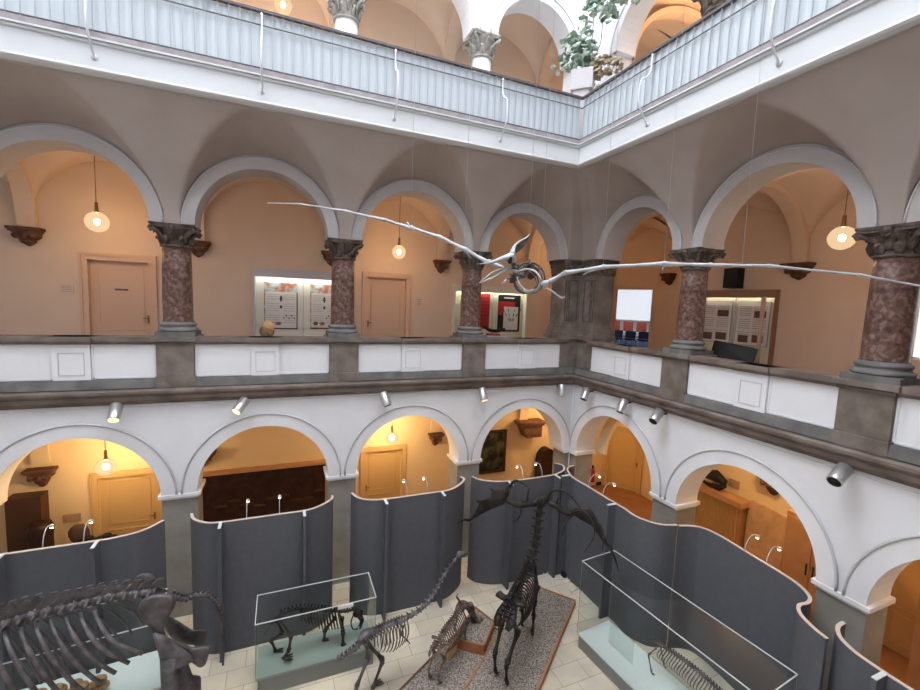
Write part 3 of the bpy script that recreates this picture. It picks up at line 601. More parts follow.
# ------------------------------------------------------------ glass cases
def gcase(cx,cy,L,W,Hh,base,ang,label,plate='case_plate',basemat='case_base'):
    o=thing('glass_case',label,'display case',(cx,cy,0)); ca,sa=math.cos(ang),math.sin(ang)
    ax=V((ca,sa,0)); ay=V((-sa,ca,0)); c=V((cx,cy,0)); Z=V((0,0,1))
    MB().obox(c+Z*base*.45,ax*(L/2-.03),ay*(W/2-.03),Z*base*.45).build('plinth',basemat,o)
    MB().obox(c+Z*(base*.95),ax*(L/2-.012),ay*(W/2-.012),Z*base*.05).build('top_plate',plate,o)
    g=MB(); g.obox(c+Z*((base+Hh)/2),ax*L/2,ay*W/2,Z*(Hh-base)/2); g.build('glass_box','case_glass',o)
    e=MB(); t=.007
    for s in(-1,1):
        e.obox(c+Z*Hh+ay*s*W/2,ax*(L/2+t),ay*t,Z*t); e.obox(c+Z*Hh+ax*s*L/2,ax*t,ay*(W/2+t),Z*t)
    e.build('top_edge','case_edge',o); e=MB()
    for s in(-1,1):
        for q in(-1,1): e.obox(c+Z*(base+Hh)/2+ax*s*L/2+ay*q*W/2,ax*.003,ay*.003,Z*(Hh-base)/2)
    e.build('corner_edge','case_corner',o); return o
gcase(-7.38,-2.14,2.12,.8,1.42,.36,0,'low glass case with pale green floor holding the sabre toothed cat skeleton')
gcase(-1.62,-5.22,3.45,.93,1.92,.3,PI/2+.09,'long glass case at lower right with white floor','case_plate_white')
gcase(-11.55,-1.88,3.2,.95,1.6,.42,.10,'glass case half hidden behind the ribs of the largest skeleton','case_plate_white')
# ------------------------------------------------------------ skeleton helpers
def bone(mb,a,b,r,e=1.7,n=8,curve=None):
    a=V(a);b=V(b); P=[a,a.lerp(b,.08),a.lerp(b,.22),a.lerp(b,.5),a.lerp(b,.78),a.lerp(b,.92),b]
    if curve is not None: P[3]+=V(curve); P[2]+=V(curve)*.6; P[4]+=V(curve)*.6
    mb.tube(P,[r*e*.7,r*e,r*1.1,r*.85,r*1.05,r*e*.95,r*e*.6],n)
def vert(mb,p,t,side,r,sp,tp,lean=0):
    """one vertebra: body, neural spine of height sp, side processes tp"""
    t=V(t).normalized(); side=V(side).normalized(); u=side.cross(t).normalized()
    if u.z<0: u=-u
    p=V(p); mb.tube([p-t*r*.85,p-t*r*.45,p+t*r*.45,p+t*r*.85],[r*.95,r*.7,r*.7,r*.95],8)
    if sp>0: mb.obox(p+u*(r*.6+sp/2)-t*lean*sp/2,t*r*.38,side*r*.14,u*sp/2-t*lean*sp/2)
    if tp>0:
        for s in(-1,1): mb.tube([p+u*r*.4,p+u*r*.5+side*s*(r+tp*.6),p+u*r*.4+side*s*(r+tp)],[r*.4,r*.28,r*.2],5)
def along(P,n):
    Q=cat_rom(P,10); L=[0]
    for a,b in zip(Q,Q[1:]): L.append(L[-1]+(b-a).length)
    out=[]
    for k in range(n):
        s=L[-1]*k/(n-1) if n>1 else 0; i=0
        while i<len(L)-2 and L[i+1]<s: i+=1
        x=(s-L[i])/max(1e-9,L[i+1]-L[i]); p=Q[i].lerp(Q[i+1],x); t=(Q[min(i+2,len(Q)-1)]-Q[max(i-1,0)]).normalized(); out.append((p,t))
    return out
def column_of(mb,P,n,side,r0,r1,sp0,sp1,tp0,tp1,lean=0):
    A=along(P,n*2); mb.tube([a for a,_ in A],[(r0+(r1-r0)*i/(len(A)-1))*.6 for i in range(len(A))],6)
    for k,(p,t) in enumerate(along(P,n)):
        x=k/(n-1); vert(mb,p,t,side,r0+(r1-r0)*x,sp0+(sp1-sp0)*x,tp0+(tp1-tp0)*x,lean)
def ribs(parent,m,P,n,side,wid,dep,r,sweep=0,pairs=None):
    """curved ribs hanging from the spine line P; one part per rib"""
    side=V(side).normalized()
    for k,(p,t) in enumerate(along(P,n)):
        x=k/(n-1); w=wid*(.6+.4*math.sin(PI*(.15+.7*x))); d=dep[0]+(dep[1]-dep[0])*x if len(dep)==2 else dep[0]+(dep[1]-dep[0])*min(1,x*2)+(dep[2]-dep[1])*max(0,x*2-1)
        for s in(-1,1):
            Q=[p+side*s*.03,p+side*s*w*.6+V((0,0,-.02-.06*d))+t*sweep*.1,p+side*s*w-V((0,0,d*.4))+t*sweep*.4,p+side*s*w*.9-V((0,0,d*.75))+t*sweep*.8,p+side*s*w*.55-V((0,0,d))+t*sweep]
            MB().tube(cat_rom(Q,3),[r]*4+[r*1.1]*5+[r*.9]*4,6,.6).build('rib',m,parent)
def foot(mb,a,d,side,r,L):
    a=V(a);d=V(d).normalized();side=V(side).normalized()
    for s in(-1,0,1): mb.tube([a,a+d*L*.5+side*s*L*.25+V((0,0,.01)),a+d*L+side*s*L*.38-V((0,0,a.z*.0))],[r,r*.9,r*.5],6)
def pillow(mb,out,n,th,k1=.8,k2=.45,sm=0):
    out=[V(p) for p in out]
    if sm:
        m_=len(out); out=cat_rom([out[-1]]+out+out[:2],3)[3:3+3*m_]
    n=V(n).normalized(); c=sum(out,V((0,0,0)))/len(out); k=len(out); rings=[(1,.12),(.93,.55),(k1,.85),(k2,1.0)]
    vs=[]
    for sgn in(1,-1):
        for f_,h in rings: vs+=[c+(p-c)*f_+n*(sgn*th*h) for p in out]
        vs.append(c+n*sgn*th)
    N=4*k+1; fs=[]
    for g in(0,1):
        o=g*N
        for r in range(3): fs+=[(o+r*k+i,o+r*k+(i+1)%k,o+(r+1)*k+(i+1)%k,o+(r+1)*k+i) for i in range(k)]
        fs+=[(o+3*k+i,o+3*k+(i+1)%k,o+4*k) for i in range(k)]
    fs+=[(i,(i+1)%k,N+(i+1)%k,N+i) for i in range(k)]
    return mb.add(vs,fs,True)
# ------------------------------------------------------------ giant deer
def gravel_bed(poly,z,label,edge='wood_edge',inner='gravel',name='gravel_bed',cat='platform'):
    P=[V((x,y,0)) for x,y in poly]; c=sum(P,V((0,0,0)))/len(P); o=thing(name,label,cat,c)
    MB().prism(P,(0,0,z)).build('gravel_fill',inner,o)
    for i in range(len(P)):
        p,q=P[i],P[(i+1)%len(P)]; t=(q-p).normalized(); nn=V((-t.y,t.x,0)); nn=nn if nn.dot(c-p)<0 else -nn
        MB().prism([p-t*.03,q+t*.03,q+t*.03+nn*.035,p-t*.03+nn*.035],(0,0,z+.018)).build('edge_board',edge,o)
    return o
ax=V((.783,.623,0)); sd=V((.623,-.783,0))
c0=V((-1.50,-2.50,0)); gravel_bed([tuple((c0)[:2]),tuple((c0-sd*1.12)[:2]),tuple((c0-sd*1.12-ax*4.3)[:2]),tuple((c0-ax*4.3)[:2])],.12,'gravel covered plinth with wooden edge under the giant deer')
dO=V((-4.27,-3.9,.12))                                  # between the hind feet
deer=thing('giant_deer_skeleton','black giant deer skeleton with huge palmate antlers standing on gravel','skeleton',dO)
def D(s,l,z): return dO+ax*s+sd*l+V((0,0,z))
spine=[D(.10,0,1.30),D(.35,0,1.40),D(.75,0,1.40),D(1.15,0,1.50),D(1.42,0,1.58)]
mb=MB(); column_of(mb,spine,17,sd,.046,.055,.10,.28,.10,.07,.35); mb.build('backbone','bone_black',deer)
nk=[D(1.44,0,1.56),D(1.62,0,1.74),D(1.72,0,2.02),D(1.82,0,2.40),D(1.90,0,2.74)]
mb=MB(); column_of(mb,nk,9,sd,.095,.080,.06,.03,.05,.05); mb.build('neck','bone_black',deer)
mb=MB()
for s in(-1,1):
    mb.tube([D(.42,s*.05,1.44),D(.38,s*.16,1.44),D(.40,s*.27,1.46),D(.44,s*.30,1.40)],[.06,.085,.09,.04],8,.5)
    mb.tube([D(.38,s*.08,1.40),D(.18,s*.13,1.30),D(.05,s*.13,1.22),D(-.04,s*.10,1.16)],[.06,.07,.075,.045],8,.6)
    mb.tube([D(.12,s*.12,1.20),D(.18,s*.03,1.14)],.035,6)
mb.build('pelvis','bone_black',deer)
mb=MB(); column_of(mb,[D(.08,0,1.30),D(-.04,0,1.26),D(-.10,0,1.16)],5,sd,.03,.018,.03,.0,.03,.0); mb.build('tail','bone_black',deer)
ribs(deer,'bone_black',[D(.62,0,1.38),D(.95,0,1.43),D(1.38,0,1.52)],12,sd,.25,(.50,.66,.62),.020,-.12)
MB().tube([D(.95,0,.86),D(1.15,0,.83),D(1.45,0,.92)],.03,6).build('sternum','bone_black',deer)
for s,lab in((-1,'l'),(1,'r')):
    fx=.0 if s>0 else .10
    mb=MB(); hip=D(.12,s*.15,1.22); knee=D(.38,s*.17,.86); hock=D(-.06+fx,s*.14,.50); fet=D(.0+fx,s*.135,.13); toe=D(.08+fx,s*.135,.0)
    bone(mb,hip,knee,.042); bone(mb,knee,hock,.036); mb.tube([hock,hock-ax*.07+V((0,0,.06))],[.035,.02],6); bone(mb,hock,fet,.030,1.5); mb.tube([fet,fet+ax*.03-V((0,0,.06)),toe+V((0,0,.04)),toe+ax*.04+V((0,0,.012))],[.03,.025,.03,.02],6); mb.build('hind_leg','bone_black',deer)
    fx=.0 if s>0 else .12
    mb=MB(); sh=D(1.50,s*.17,1.15); el_=D(1.32,s*.17,.86); kn=D(1.40+fx,s*.15,.50); ft=D(1.40+fx,s*.14,.13)
    bone(mb,sh,el_,.042); bone(mb,el_,kn,.036); bone(mb,kn,ft,.029,1.5); mb.tube([ft,ft+ax*.03-V((0,0,.06)),ft+ax*.09-V((0,0,.115))],[.03,.028,.02],6); mb.build('fore_leg','bone_black',deer)
    a=D(1.42,s*.09,1.66); MB().tube([a,a.lerp(sh,.4)+ax*-.02,sh],[.085,.06,.035],8,.25).build('scapula','bone_black',deer)
hd=D(1.93,0,2.80)
mb=MB(); mb.tube([hd-ax*.10,hd,hd+ax*.12-V((0,0,.02)),hd+ax*.30-V((0,0,.12)),hd+ax*.48-V((0,0,.22)),hd+ax*.54-V((0,0,.26))],[.08,.11,.10,.07,.045,.03],10,.9)
for s in(-1,1): mb.tube([hd+sd*s*.06+ax*.05,hd+sd*s*.09+ax*.10],[.045,.03],8)
mb.build('skull','bone_black',deer)
MB().tube([hd+ax*.0-V((0,0,.10)),hd+ax*.2-V((0,0,.22)),hd+ax*.45-V((0,0,.31))],[.035,.02,.015],6,.7).build('lower_jaw','bone_black',deer)
# antlers: outline measured on the plane across the deer at head distance, then bowed in depth
def antler(px,beam,tines,s):
    n=ax; p0=hd+ax*.02
    def q(x,y,dep=0):
        p=onp(x,y,p0,n); return p+ax*dep
    out=[q(x,y) for x,y in px]; c=sum(out,V((0,0,0)))/len(out)
    mb=MB(); B=[q(*b) for b in beam]; mb.tube(cat_rom(B,4),[.075]*4+[.065]*max(1,(len(B)-1)*4-3),8)
    pillow(mb,out,n,.045)
    for t in tines:
        T_=[q(x,y,dz) for x,y,dz in t]; T_=cat_rom(T_,4); m_=len(T_); mb.tube(T_,[.040*(1-.8*i/(m_-1)) for i in range(m_)],6)
    return mb.build('antler','bone_black',deer)
antler([(505,504),(509,496),(510,484),(505,489),(493,490),(492,497),(480,501),(478,507),(473,515),(469,522),(480,515),(492,509)],
  [(546,502),(530,504),(518,505),(507,500)],[[(510,487,0),(514,481,0),(521,480,-.1),(531,484,-.2)],[(521,505,0),(522,513,-.1),(517,519,-.2)],[(493,491,0),(490,488,0)],[(479,502,0),(476,500,0)],[(470,520,0),(463,520,0),(457,524,0)],[(527,503,0),(527,496,.05),(528,489,.1)],[(524,503,0),(519,498,.05)]],-1)
antler([(570,512),(576,508),(590,507),(597,518),(603,530),(607,541),(612,551),(606,545),(598,532),(588,521),(576,516)],
  [(549,502),(556,506),(563,511),(573,514)],[[(547,500,0),(552,491,0),(565,490,-.05),(574,497,-.1),(581,507,-.05)],[(572,514,0),(578,508,-.2),(588,506,-.3),(597,518,-.35),(598,528,-.4),(590,540,-.5)],[(600,526,0),(605,534,-.1),(604,546,-.2)],[(573,514,0),(567,520,-.1),(565,532,-.2)],[(607,543,0),(614,556,0),(619,572,0)],[(556,504,0),(558,498,.05)]],1)
# ------------------------------------------------------------ sabre toothed cat in case
cy=-2.14; cat=thing('cat_skeleton','dark sabre toothed cat skeleton walking inside the low glass case','skeleton',(-7.5,cy,.36))
X=V((1,0,0)); Y=V((0,1,0))
def K(x,y,off=0): return PA(x,y,cy+off)
sp=[K(282,613),K(300,608),K(318,609),K(334,611),K(347,611)]
mb=MB(); column_of(mb,sp,20,Y,.034,.038,.06,.09,.045,.045,.2); mb.build('backbone','bone_black',cat)
mb=MB(); column_of(mb,[K(282,613),K(274,620),K(267,630),K(264,636)],10,Y,.016,.006,.01,.0,.01,0); mb.build('tail','bone_black',cat)
mb=MB(); column_of(mb,[K(347,611),K(352,610),K(357,609)],5,Y,.03,.03,.03,.02,.03,.03); mb.build('neck','bone_black',cat)
ribs(cat,'bone_black',[K(300,609),K(318,610),K(338,612)],13,Y,.15,(.22,.34,.30),.013,.06)
mb=MB()
for s in(-1,1): mb.tube([K(286,611,s*.06),K(279,617,s*.08),K(272,624,s*.06)],[.05,.03,.02],8,.45)
mb.build('pelvis','bone_black',cat)
zf=.37
def leg(obj,name,pts,r,L,m,fd=X):
    mb=MB(); pts=[V(p) for p in pts]
    for a,b in zip(pts,pts[1:]): bone(mb,a,b,r*1.35)
    foot(mb,pts[-1],fd,Y if abs(fd.x)>.5 else X,r*1.1,L); mb.build(name,m,obj)
leg(cat,'hind_leg',[K(279,618,-.1),K(291,636,-.14),K(289,650,-.16),K(283,659,-.18)+V((0,0,0))],.020,.17,'bone_black')
leg(cat,'hind_leg',[K(276,619,.1),K(283,633,.12),K(271,640,.13),K(276,652,.14)],.020,.13,'bone_black')
leg(cat,'fore_leg',[K(342,617,-.08),K(343,632,-.1),K(343,646,-.12)],.022,.09,'bone_black')
leg(cat,'fore_leg',[K(336,617,.08),K(325,630,.1),K(324,641,.12)],.022,.10,'bone_black')
for s in(-1,1): MB().tube([K(336,608,s*.06),K(341,617,s*.09)],[.06,.03],8,.25).build('scapula','bone_black',cat)
mb=MB(); c=K(358,613); mb.ell(c,(.11,.08,.08)); mb.tube([c,K(362,620),K(360,628)],[.085,.06,.035],8,.8)
mb.tube([K(361,622,-.03),K(356,629,-.03)],[.012,.003],5); mb.tube([K(361,622,.03),K(356,629,.03)],[.012,.003],5); mb.build('skull','bone_black',cat)
MB().tube(cat_rom([K(354,614),K(351,622),K(353,629),K(358,629)],3),.014,6).build('lower_jaw','bone_black',cat)
tag(MB().box(K(338,609,-.42)-V((.0,.0,.02)),K(353,602,-.38)+V((0,0,.0))).build('case_notice','paper'),'small white notice lying at the top edge of the cat skeleton case','notice')
# ------------------------------------------------------------ plateosaurus
p0=V((-6.6,-3.24,1.2)); hp=V((-4.6,-2.64,2.0)); pax=V((2.0,.6,0)).normalized(); psd=V((-pax.y,pax.x,0))
def G(x,y,off=0): return onp(x,y,p0+psd*off,psd)
pl=thing('long_necked_skeleton','grey brown long necked two legged dinosaur skeleton with raised small head','skeleton',(p0.x,p0.y,0))
mb=MB(); column_of(mb,[G(370,635),G(385,627),G(402,620)],12,psd,.055,.05,.08,.06,.08,.06,.2); mb.build('backbone','bone_grey',pl)
mb=MB(); column_of(mb,[G(404,619),G(417,612),G(430,600),G(440,583),(G(448,570)),G(458,556)],15,psd,.055,.034,.035,.015,.045,.03); mb.build('neck','bone_grey',pl)
hd2=G(460,554); mb=MB(); mb.ell(hd2,(.07,.06,.06)); mb.tube([hd2,hd2+pax*.12-V((0,0,.03)),hd2+pax*.20-V((0,0,.06))],[.055,.045,.02],8,.8); mb.build('skull','bone_grey',pl)
MB().tube([hd2-V((0,0,.05)),hd2+pax*.17-V((0,0,.11))],[.02,.012],6).build('lower_jaw','bone_grey',pl)
ribs(pl,'bone_grey',[G(380,631),G(392,625),G(406,619)],9,psd,.17,(.34,.46,.40),.013,-.05)
mb=MB()
for s in(-1,1):
    mb.tube(cat_rom([G(377,629,s*.10),G(366,632,s*.15),G(358,641,s*.15)],3),[.03,.06,.08,.09,.08,.06,.03],8,.3)
    mb.tube([G(362,640,s*.10),G(355,650,s*.08),G(346,655,s*.05)],[.04,.04,.02],8,.5); mb.tube([G(364,640,s*.10),G(372,650,s*.08),G(377,655,s*.06)],[.04,.035,.025],8,.5)
mb.build('pelvis','bone_mauve',pl)
mb=MB(); column_of(mb,[G(369,637),G(360,644),G(350,652),G(338,660)],9,psd,.05,.03,.09,.07,.07,.03,.2); mb.build('tail','bone_grey',pl)
for s,k1,kk in((-1,(364,658),(356,688)),(1,(379,660),(372,690))):
    mb=MB(); a=G(366,642,s*.13); k_=G(k1[0]+4,k1[1],s*.15); h_=G(kk[0],kk[1],s*.15); bone(mb,a,k_,.035); bone(mb,k_,h_,.03); ft=h_+pax*.05-V((0,0,max(.1,h_.z-.08))); bone(mb,h_,ft,.025); ft.z=.03; foot(mb,ft,pax,psd,.025,.16); mb.build('hind_leg','bone_grey',pl)
for s in(-1,1):
    mb=MB(); a=G(404,625,s*.16); e_=G(401,634,s*.18); w_=G(408,641,s*.17); bone(mb,a,e_,.016); bone(mb,e_,w_,.012); foot(mb,w_,V((.5,.2,-1)),psd,.010,.08); mb.build('fore_leg','bone_grey',pl)
    MB().tube([G(398,620,s*.12),G(403,628,s*.16)],[.05,.03],8,.3).build('scapula','bone_grey',pl)
# ------------------------------------------------------------ small brown hoofed skeleton and beds
gravel_bed([(-3.95,-2.11),(-3.60,-2.84),(-5.55,-4.40),(-6.1,-3.42)],.10,'gravel covered plinth with thin wooden edge under the small brown skeleton','wood_dark_edge')
gravel_bed([(-6.15,-3.5),(-5.75,-3.95),(-6.5,-4.6),(-7.0,-4.1)],.08,'corner of a second low gravel plinth at the bottom edge of the photo')
bx=[FL(455,638,.30)+V((0,0,0)),FL(483,645,.30),FL(493,622,.30),FL(475,608,.30)]
gravel_bed([tuple(p[:2]) for p in bx],.30,'red brown wooden box filled with gravel beside the giant deer')
r0=V((-5.4,-3.42,.1)); rax=V((.80,.60,0)); rsd=V((.60,-.80,0))
rh=thing('tapir_skeleton','small brown hoofed skeleton with lowered head on gravel','skeleton',r0)
def Rr(s,l,z): return r0+rax*s+rsd*l+V((0,0,z))
mb=MB(); column_of(mb,[Rr(.0,0,.70),Rr(.3,0,.78),Rr(.7,0,.84),Rr(1.0,0,.86)],18,rsd,.036,.038,.06,.12,.06,.05,.3); mb.build('backbone','bone_brown',rh)
mb=MB(); column_of(mb,[Rr(1.0,0,.84),Rr(1.15,0,.82),Rr(1.27,0,.74)],5,rsd,.035,.03,.05,.02,.04,.03); mb.build('neck','bone_brown',rh)
mb=MB(); mb.tube([Rr(1.24,0,.78),Rr(1.34,0,.72),Rr(1.45,0,.55),Rr(1.52,0,.40)],[.05,.075,.06,.03],8,.8); mb.build('skull','bone_brown',rh)
MB().tube([Rr(1.28,0,.62),Rr(1.38,0,.48),Rr(1.46,0,.37)],[.03,.02,.012],6).build('lower_jaw','bone_brown',rh)
ribs(rh,'bone_brown',[Rr(.32,0,.77),Rr(.6,0,.82),Rr(.95,0,.84)],13,rsd,.17,(.34,.46,.42),.014,-.05)
mb=MB()
for s in(-1,1):
    mb.tube([Rr(.18,s*.04,.76),Rr(.14,s*.14,.76),Rr(.20,s*.19,.72)],[.03,.04,.02],8,.5); mb.tube([Rr(.14,s*.08,.72),Rr(-.05,s*.07,.62),Rr(-.10,s*.05,.58)],[.03,.03,.018],8,.6)
mb.build('pelvis','bone_brown',rh)
for s in(-1,1):
    mb=MB(); bone(mb,Rr(.03,s*.10,.64),Rr(.18,s*.12,.42),.02); bone(mb,Rr(.18,s*.12,.42),Rr(-.02,s*.11,.22),.017); bone(mb,Rr(-.02,s*.11,.22),Rr(.02,s*.11,.05),.015); foot(mb,Rr(.02,s*.11,.03),rax,rsd,.014,.07); mb.build('hind_leg','bone_brown',rh)
    mb=MB(); bone(mb,Rr(1.03,s*.12,.58),Rr(.93,s*.12,.42),.02); bone(mb,Rr(.93,s*.12,.42),Rr(1.0,s*.11,.20),.017); bone(mb,Rr(1.0,s*.11,.20),Rr(1.0,s*.11,.05),.015); foot(mb,Rr(1.0,s*.11,.03),rax,rsd,.014,.07); mb.build('fore_leg','bone_brown',rh)
    MB().tube([Rr(.92,s*.07,.86),Rr(1.03,s*.12,.60)],[.06,.03],8,.3).build('scapula','bone_brown',rh)
# rearing brown slab skeleton on the wooden box
q0=FL(474,622,.3); sl=thing('mounted_fossil','brown rough fossil mount rearing up on the wooden gravel box','fossil',q0)
mb=MB(); mb.tube(cat_rom([q0+V((.05,.0,.0)),q0+V((-.05,.02,.22)),q0+V((-.18,.02,.42)),q0+V((-.34,-.0,.50)),q0+V((-.5,-.1,.38))],3),[.06,.08,.10,.11,.12,.12,.11,.10,.09,.08,.07,.05,.03],8,.6); mb.build('fossil_body','bone_brown',sl)
mb=MB(); mb.tube([q0+V((-.30,0,.48)),q0+V((-.42,.04,.66)),q0+V((-.38,.05,.72))],[.05,.05,.01],8,.3); mb.build('bony_plate','fossil_brown',sl)
mb=MB(); 
for dx,dy in((.10,-.08),(-.02,.12)): bone(mb,q0+V((-.02,0,.25)),q0+V((dx,dy,.02)),.02)
mb.ell(q0+V((.12,-.02,.05)),(.10,.05,.05)); mb.build('limb','bone_brown',sl)
tag(MB().obox(FL(452,655,.1)+V((0,0,.14)),V((.14,.10,0)),V((-.008,.012,0)),V((0,0,.14))).build('label_card','slat_wood'),'small yellowish label board leaning behind the brown skeleton','label board')
tag(MB().obox(FL(527,609,.12)+V((0,0,.15)),V((.10,.08,0)),V((-.008,.012,0)),V((0,0,.15))).build('label_card','slat_wood'),'yellowish label board under the belly of the giant deer','label board')
# ------------------------------------------------------------ big proboscidean
ey=-2.85; el=thing('elephant_skeleton','largest dark elephant skeleton, ribs and hips filling the lower left corner','skeleton',(-10.0,ey,0))
def E_(x,y,off=0): return PA(x,y,ey+off)
bsp=[E_(150,592),E_(110,597),E_(70,607),E_(30,616),E_(-8,628),E_(-60,642)]
mb=MB()
for k,(p,t) in enumerate(along(bsp,17)):
    x=k/16; vert(mb,p,t,Y,.085+.02*x,.15+.12*x,.10,.9)

for k,(p,t) in enumerate(along(bsp,17)):
    h=.13+.09*k/16; mb.obox(p+V((h*.5,0,h*.75)),V((.032,0,-.012)),V((0,.018,0)),V((h*.5,0,h*.62)))
mb.build('backbone','bone_mauve',el)
L_=along([E_(96,607),E_(75,611),E_(40,619),E_(0,630),E_(-40,640)],10)
for k,(p,t) in enumerate(L_):
    d=.62+.10*k if k<6 else 1.2
    for s in(-1,1):
        Q=[p+Y*s*.05,p+Y*s*.26+V((.10,0,-.03)),p+Y*s*.42+V((.30,0,-.28-.05*k*.3)),p+Y*s*.44+V((.52,0,-d*.75)),p+Y*s*.38+V((.64,0,-d))]
        MB().tube(cat_rom(Q,4),[.024]*6+[.030]*6+[.028]*5,8,.6).build('rib','bone_mauve',el)
def PX(L,off): return [E_(130+x/5.31,560+y/5.31,off) for x,y in L]
mb=MB(); nE=V((CAM-E_(160,610))).normalized()
pillow(mb,PX([(40,262),(60,215),(110,188),(170,178),(230,190),(243,235),(218,280),(195,325),(185,370),(195,420),(150,440),(125,400),(95,350),(60,312)],-.15),nE,.13,sm=1)
pillow(mb,PX([(20,112),(40,85),(90,68),(130,88),(140,128),(205,165),(150,175),(80,162),(35,142)],.25),nE,.09,sm=1)
pillow(mb,PX([(205,300),(250,318),(300,352),(345,372),(408,368),(411,400),(392,442),(345,452),(275,442),(228,420),(195,380),(185,335)],.18),nE,.11,sm=1)
pillow(mb,PX([(190,410),(250,430),(300,447),(335,462),(432,455),(418,500),(402,552),(370,572),(332,548),(290,530),(235,500),(190,470)],-.10),nE,.12,sm=1)
mb.build('pelvis','bone_mauve',el)
mb=MB(); pillow(mb,PX([(120,390),(185,400),(240,440),(320,500),(330,540),(265,555),(240,600),(240,700),(250,860),(180,860),(178,700),(165,580),(148,490)],-.28),nE,.13,sm=1)
mb.tube([PX([(215,500)],-.28)[0],PX([(215,700)],-.28)[0],PX([(215,860)],-.28)[0]],[.14,.12,.12],12); mb.build('femur','bone_mauve',el)
mb=MB(); mb.tube([PX([(270,560)],.2)[0],PX([(290,650)],.2)[0],PX([(320,660)],.2)[0],PX([(330,760)],.2)[0],PX([(330,900)],.2)[0]],[.10,.13,.16,.13,.12],12); mb.build('femur','bone_mauve',el)
mb=MB(); column_of(mb,[E_(172,596),E_(185,599),E_(197,595),E_(208,596),E_(217,604),E_(222,618),E_(223,640),E_(223,664)],30,Y,.062,.02,.05,.0,.045,.0); mb.build('tail','bone_dark',el)
for s,dx in((-1,0),(1,.15)):
    mb=MB(); a=PX([(215,860)],-.28)[0] if s<0 else PX([(330,900)],.2)[0]; kn=a; an=V((a.x+.05,ey+s*.30,.35)); mb.ell(a,(.15,.14,.16)); bone(mb,kn,an,.075,1.6,10); mb.ell(V((an.x,an.y,.2)),(.15,.13,.18)); mb.build('hind_leg','bone_mauve',el)
    fxx=-12.4+dx; mb=MB(); bone(mb,(fxx,ey+s*.35,1.9),(fxx-.1,ey+s*.35,1.15),.08,1.6,10); bone(mb,(fxx-.1,ey+s*.35,1.15),(fxx,ey+s*.35,.4),.06,1.6,10); mb.ell((fxx,ey+s*.35,.2),(.15,.13,.18)); mb.build('fore_leg','bone_dark',el)
    MB().tube([(fxx+.3,ey+s*.30,2.5),(fxx+.1,ey+s*.38,2.2),(fxx,ey+s*.36,1.95)],[.2,.14,.06],8,.25).build('scapula','bone_dark',el)
hx=-13.3; mb=MB(); mb.ell((hx,ey,2.35),(.4,.36,.42)); mb.tube([(hx-.2,ey,2.3),(hx-.6,ey,1.9)],[.25,.12],10); mb.build('skull','bone_dark',el)
for s in(-1,1): MB().tube(cat_rom([(hx-.45,ey+s*.15,1.95),(hx-.9,ey+s*.2,1.5),(hx-1.5,ey+s*.2,1.35),(hx-2.0,ey+s*.18,1.5)],4),[.06]*6+[.045]*4+[.02]*3,8).build('tusk','bone_white',el)
# brown fossil pieces in the case behind
for k,(x,y,l) in enumerate(((15,672,'dark orange brown fossil lump at far left in the half hidden case'),(34,660,'orange brown fossil lump left of centre in the half hidden case'),(62,664,'pale and brown fossil lump in the middle of the half hidden case'),(78,655,'bright orange brown fossil lump in the half hidden case'),(96,649,'small orange brown fossil at the right in the half hidden case'))):
    p=PA(x,y,-2.0); p.z=.46; mb=MB()
    for j in range(5): mb.ell(p+V((random.uniform(-.12,.12),random.uniform(-.06,.06),.04+.05*j)),(.09,.07,.07))
    tag(mb.build('fossil_lump','fossil_tan'),l,'fossil','fossils in the half hidden case')
# ------------------------------------------------------------ long skeleton in right hand case
ca=V((-math.sin(.09),math.cos(.09),0)); cs=V((ca.y,-ca.x,0)); c3=V((-1.62,-5.22,.30))
cr=thing('crocodile_skeleton','pale long low reptile skeleton lying in the long glass case','skeleton',c3)
def Q3(s,l,z): return c3+ca*(s-.05)+cs*(l+.10)+V((0,0,z if z<.1 else z+.13))
mb=MB(); column_of(mb,[Q3(.55,.22,.34),Q3(.2,.22,.42),Q3(-.4,.22,.46),Q3(-.9,.20,.42),Q3(-1.5,.15,.36)],40,cs,.026,.032,.07,.06,.03,.04); mb.build('backbone','bone_grey',cr)
ribs(cr,'bone_grey',[Q3(.35,.22,.39),Q3(-.3,.22,.46),Q3(-1.2,.18,.38)],30,cs,.17,(.22,.30,.28),.009,-.03)
mb=MB(); mb.tube([Q3(-1.5,.15,.36),Q3(-1.58,.15,.34),Q3(-1.66,.15,.3)],[.05,.07,.04],8,.5); mb.build('skull','bone_grey',cr)
for a,b in((-.9,-1),(-.9,1),(.4,-1),(.4,1)):
    mb=MB(); bone(mb,Q3(a,.2+b*.1,.38),Q3(a+.1,.2+b*.18,.18),.012); bone(mb,Q3(a+.1,.2+b*.18,.18),Q3(a,.2+b*.18,.03),.010); foot(mb,Q3(a,.2+b*.18,.02),-ca,cs,.007,.06); mb.build('leg','bone_grey',cr)
def Q3(s,l,z): return c3+ca*s+cs*l+V((0,0,z))
tag(MB().obox(Q3(.95,-.05,.28),ca*.30,cs*.004,V((0,0,.27))).build('glass_label','case_glass'),'upright clear glass label panel standing in the long case','label panel')
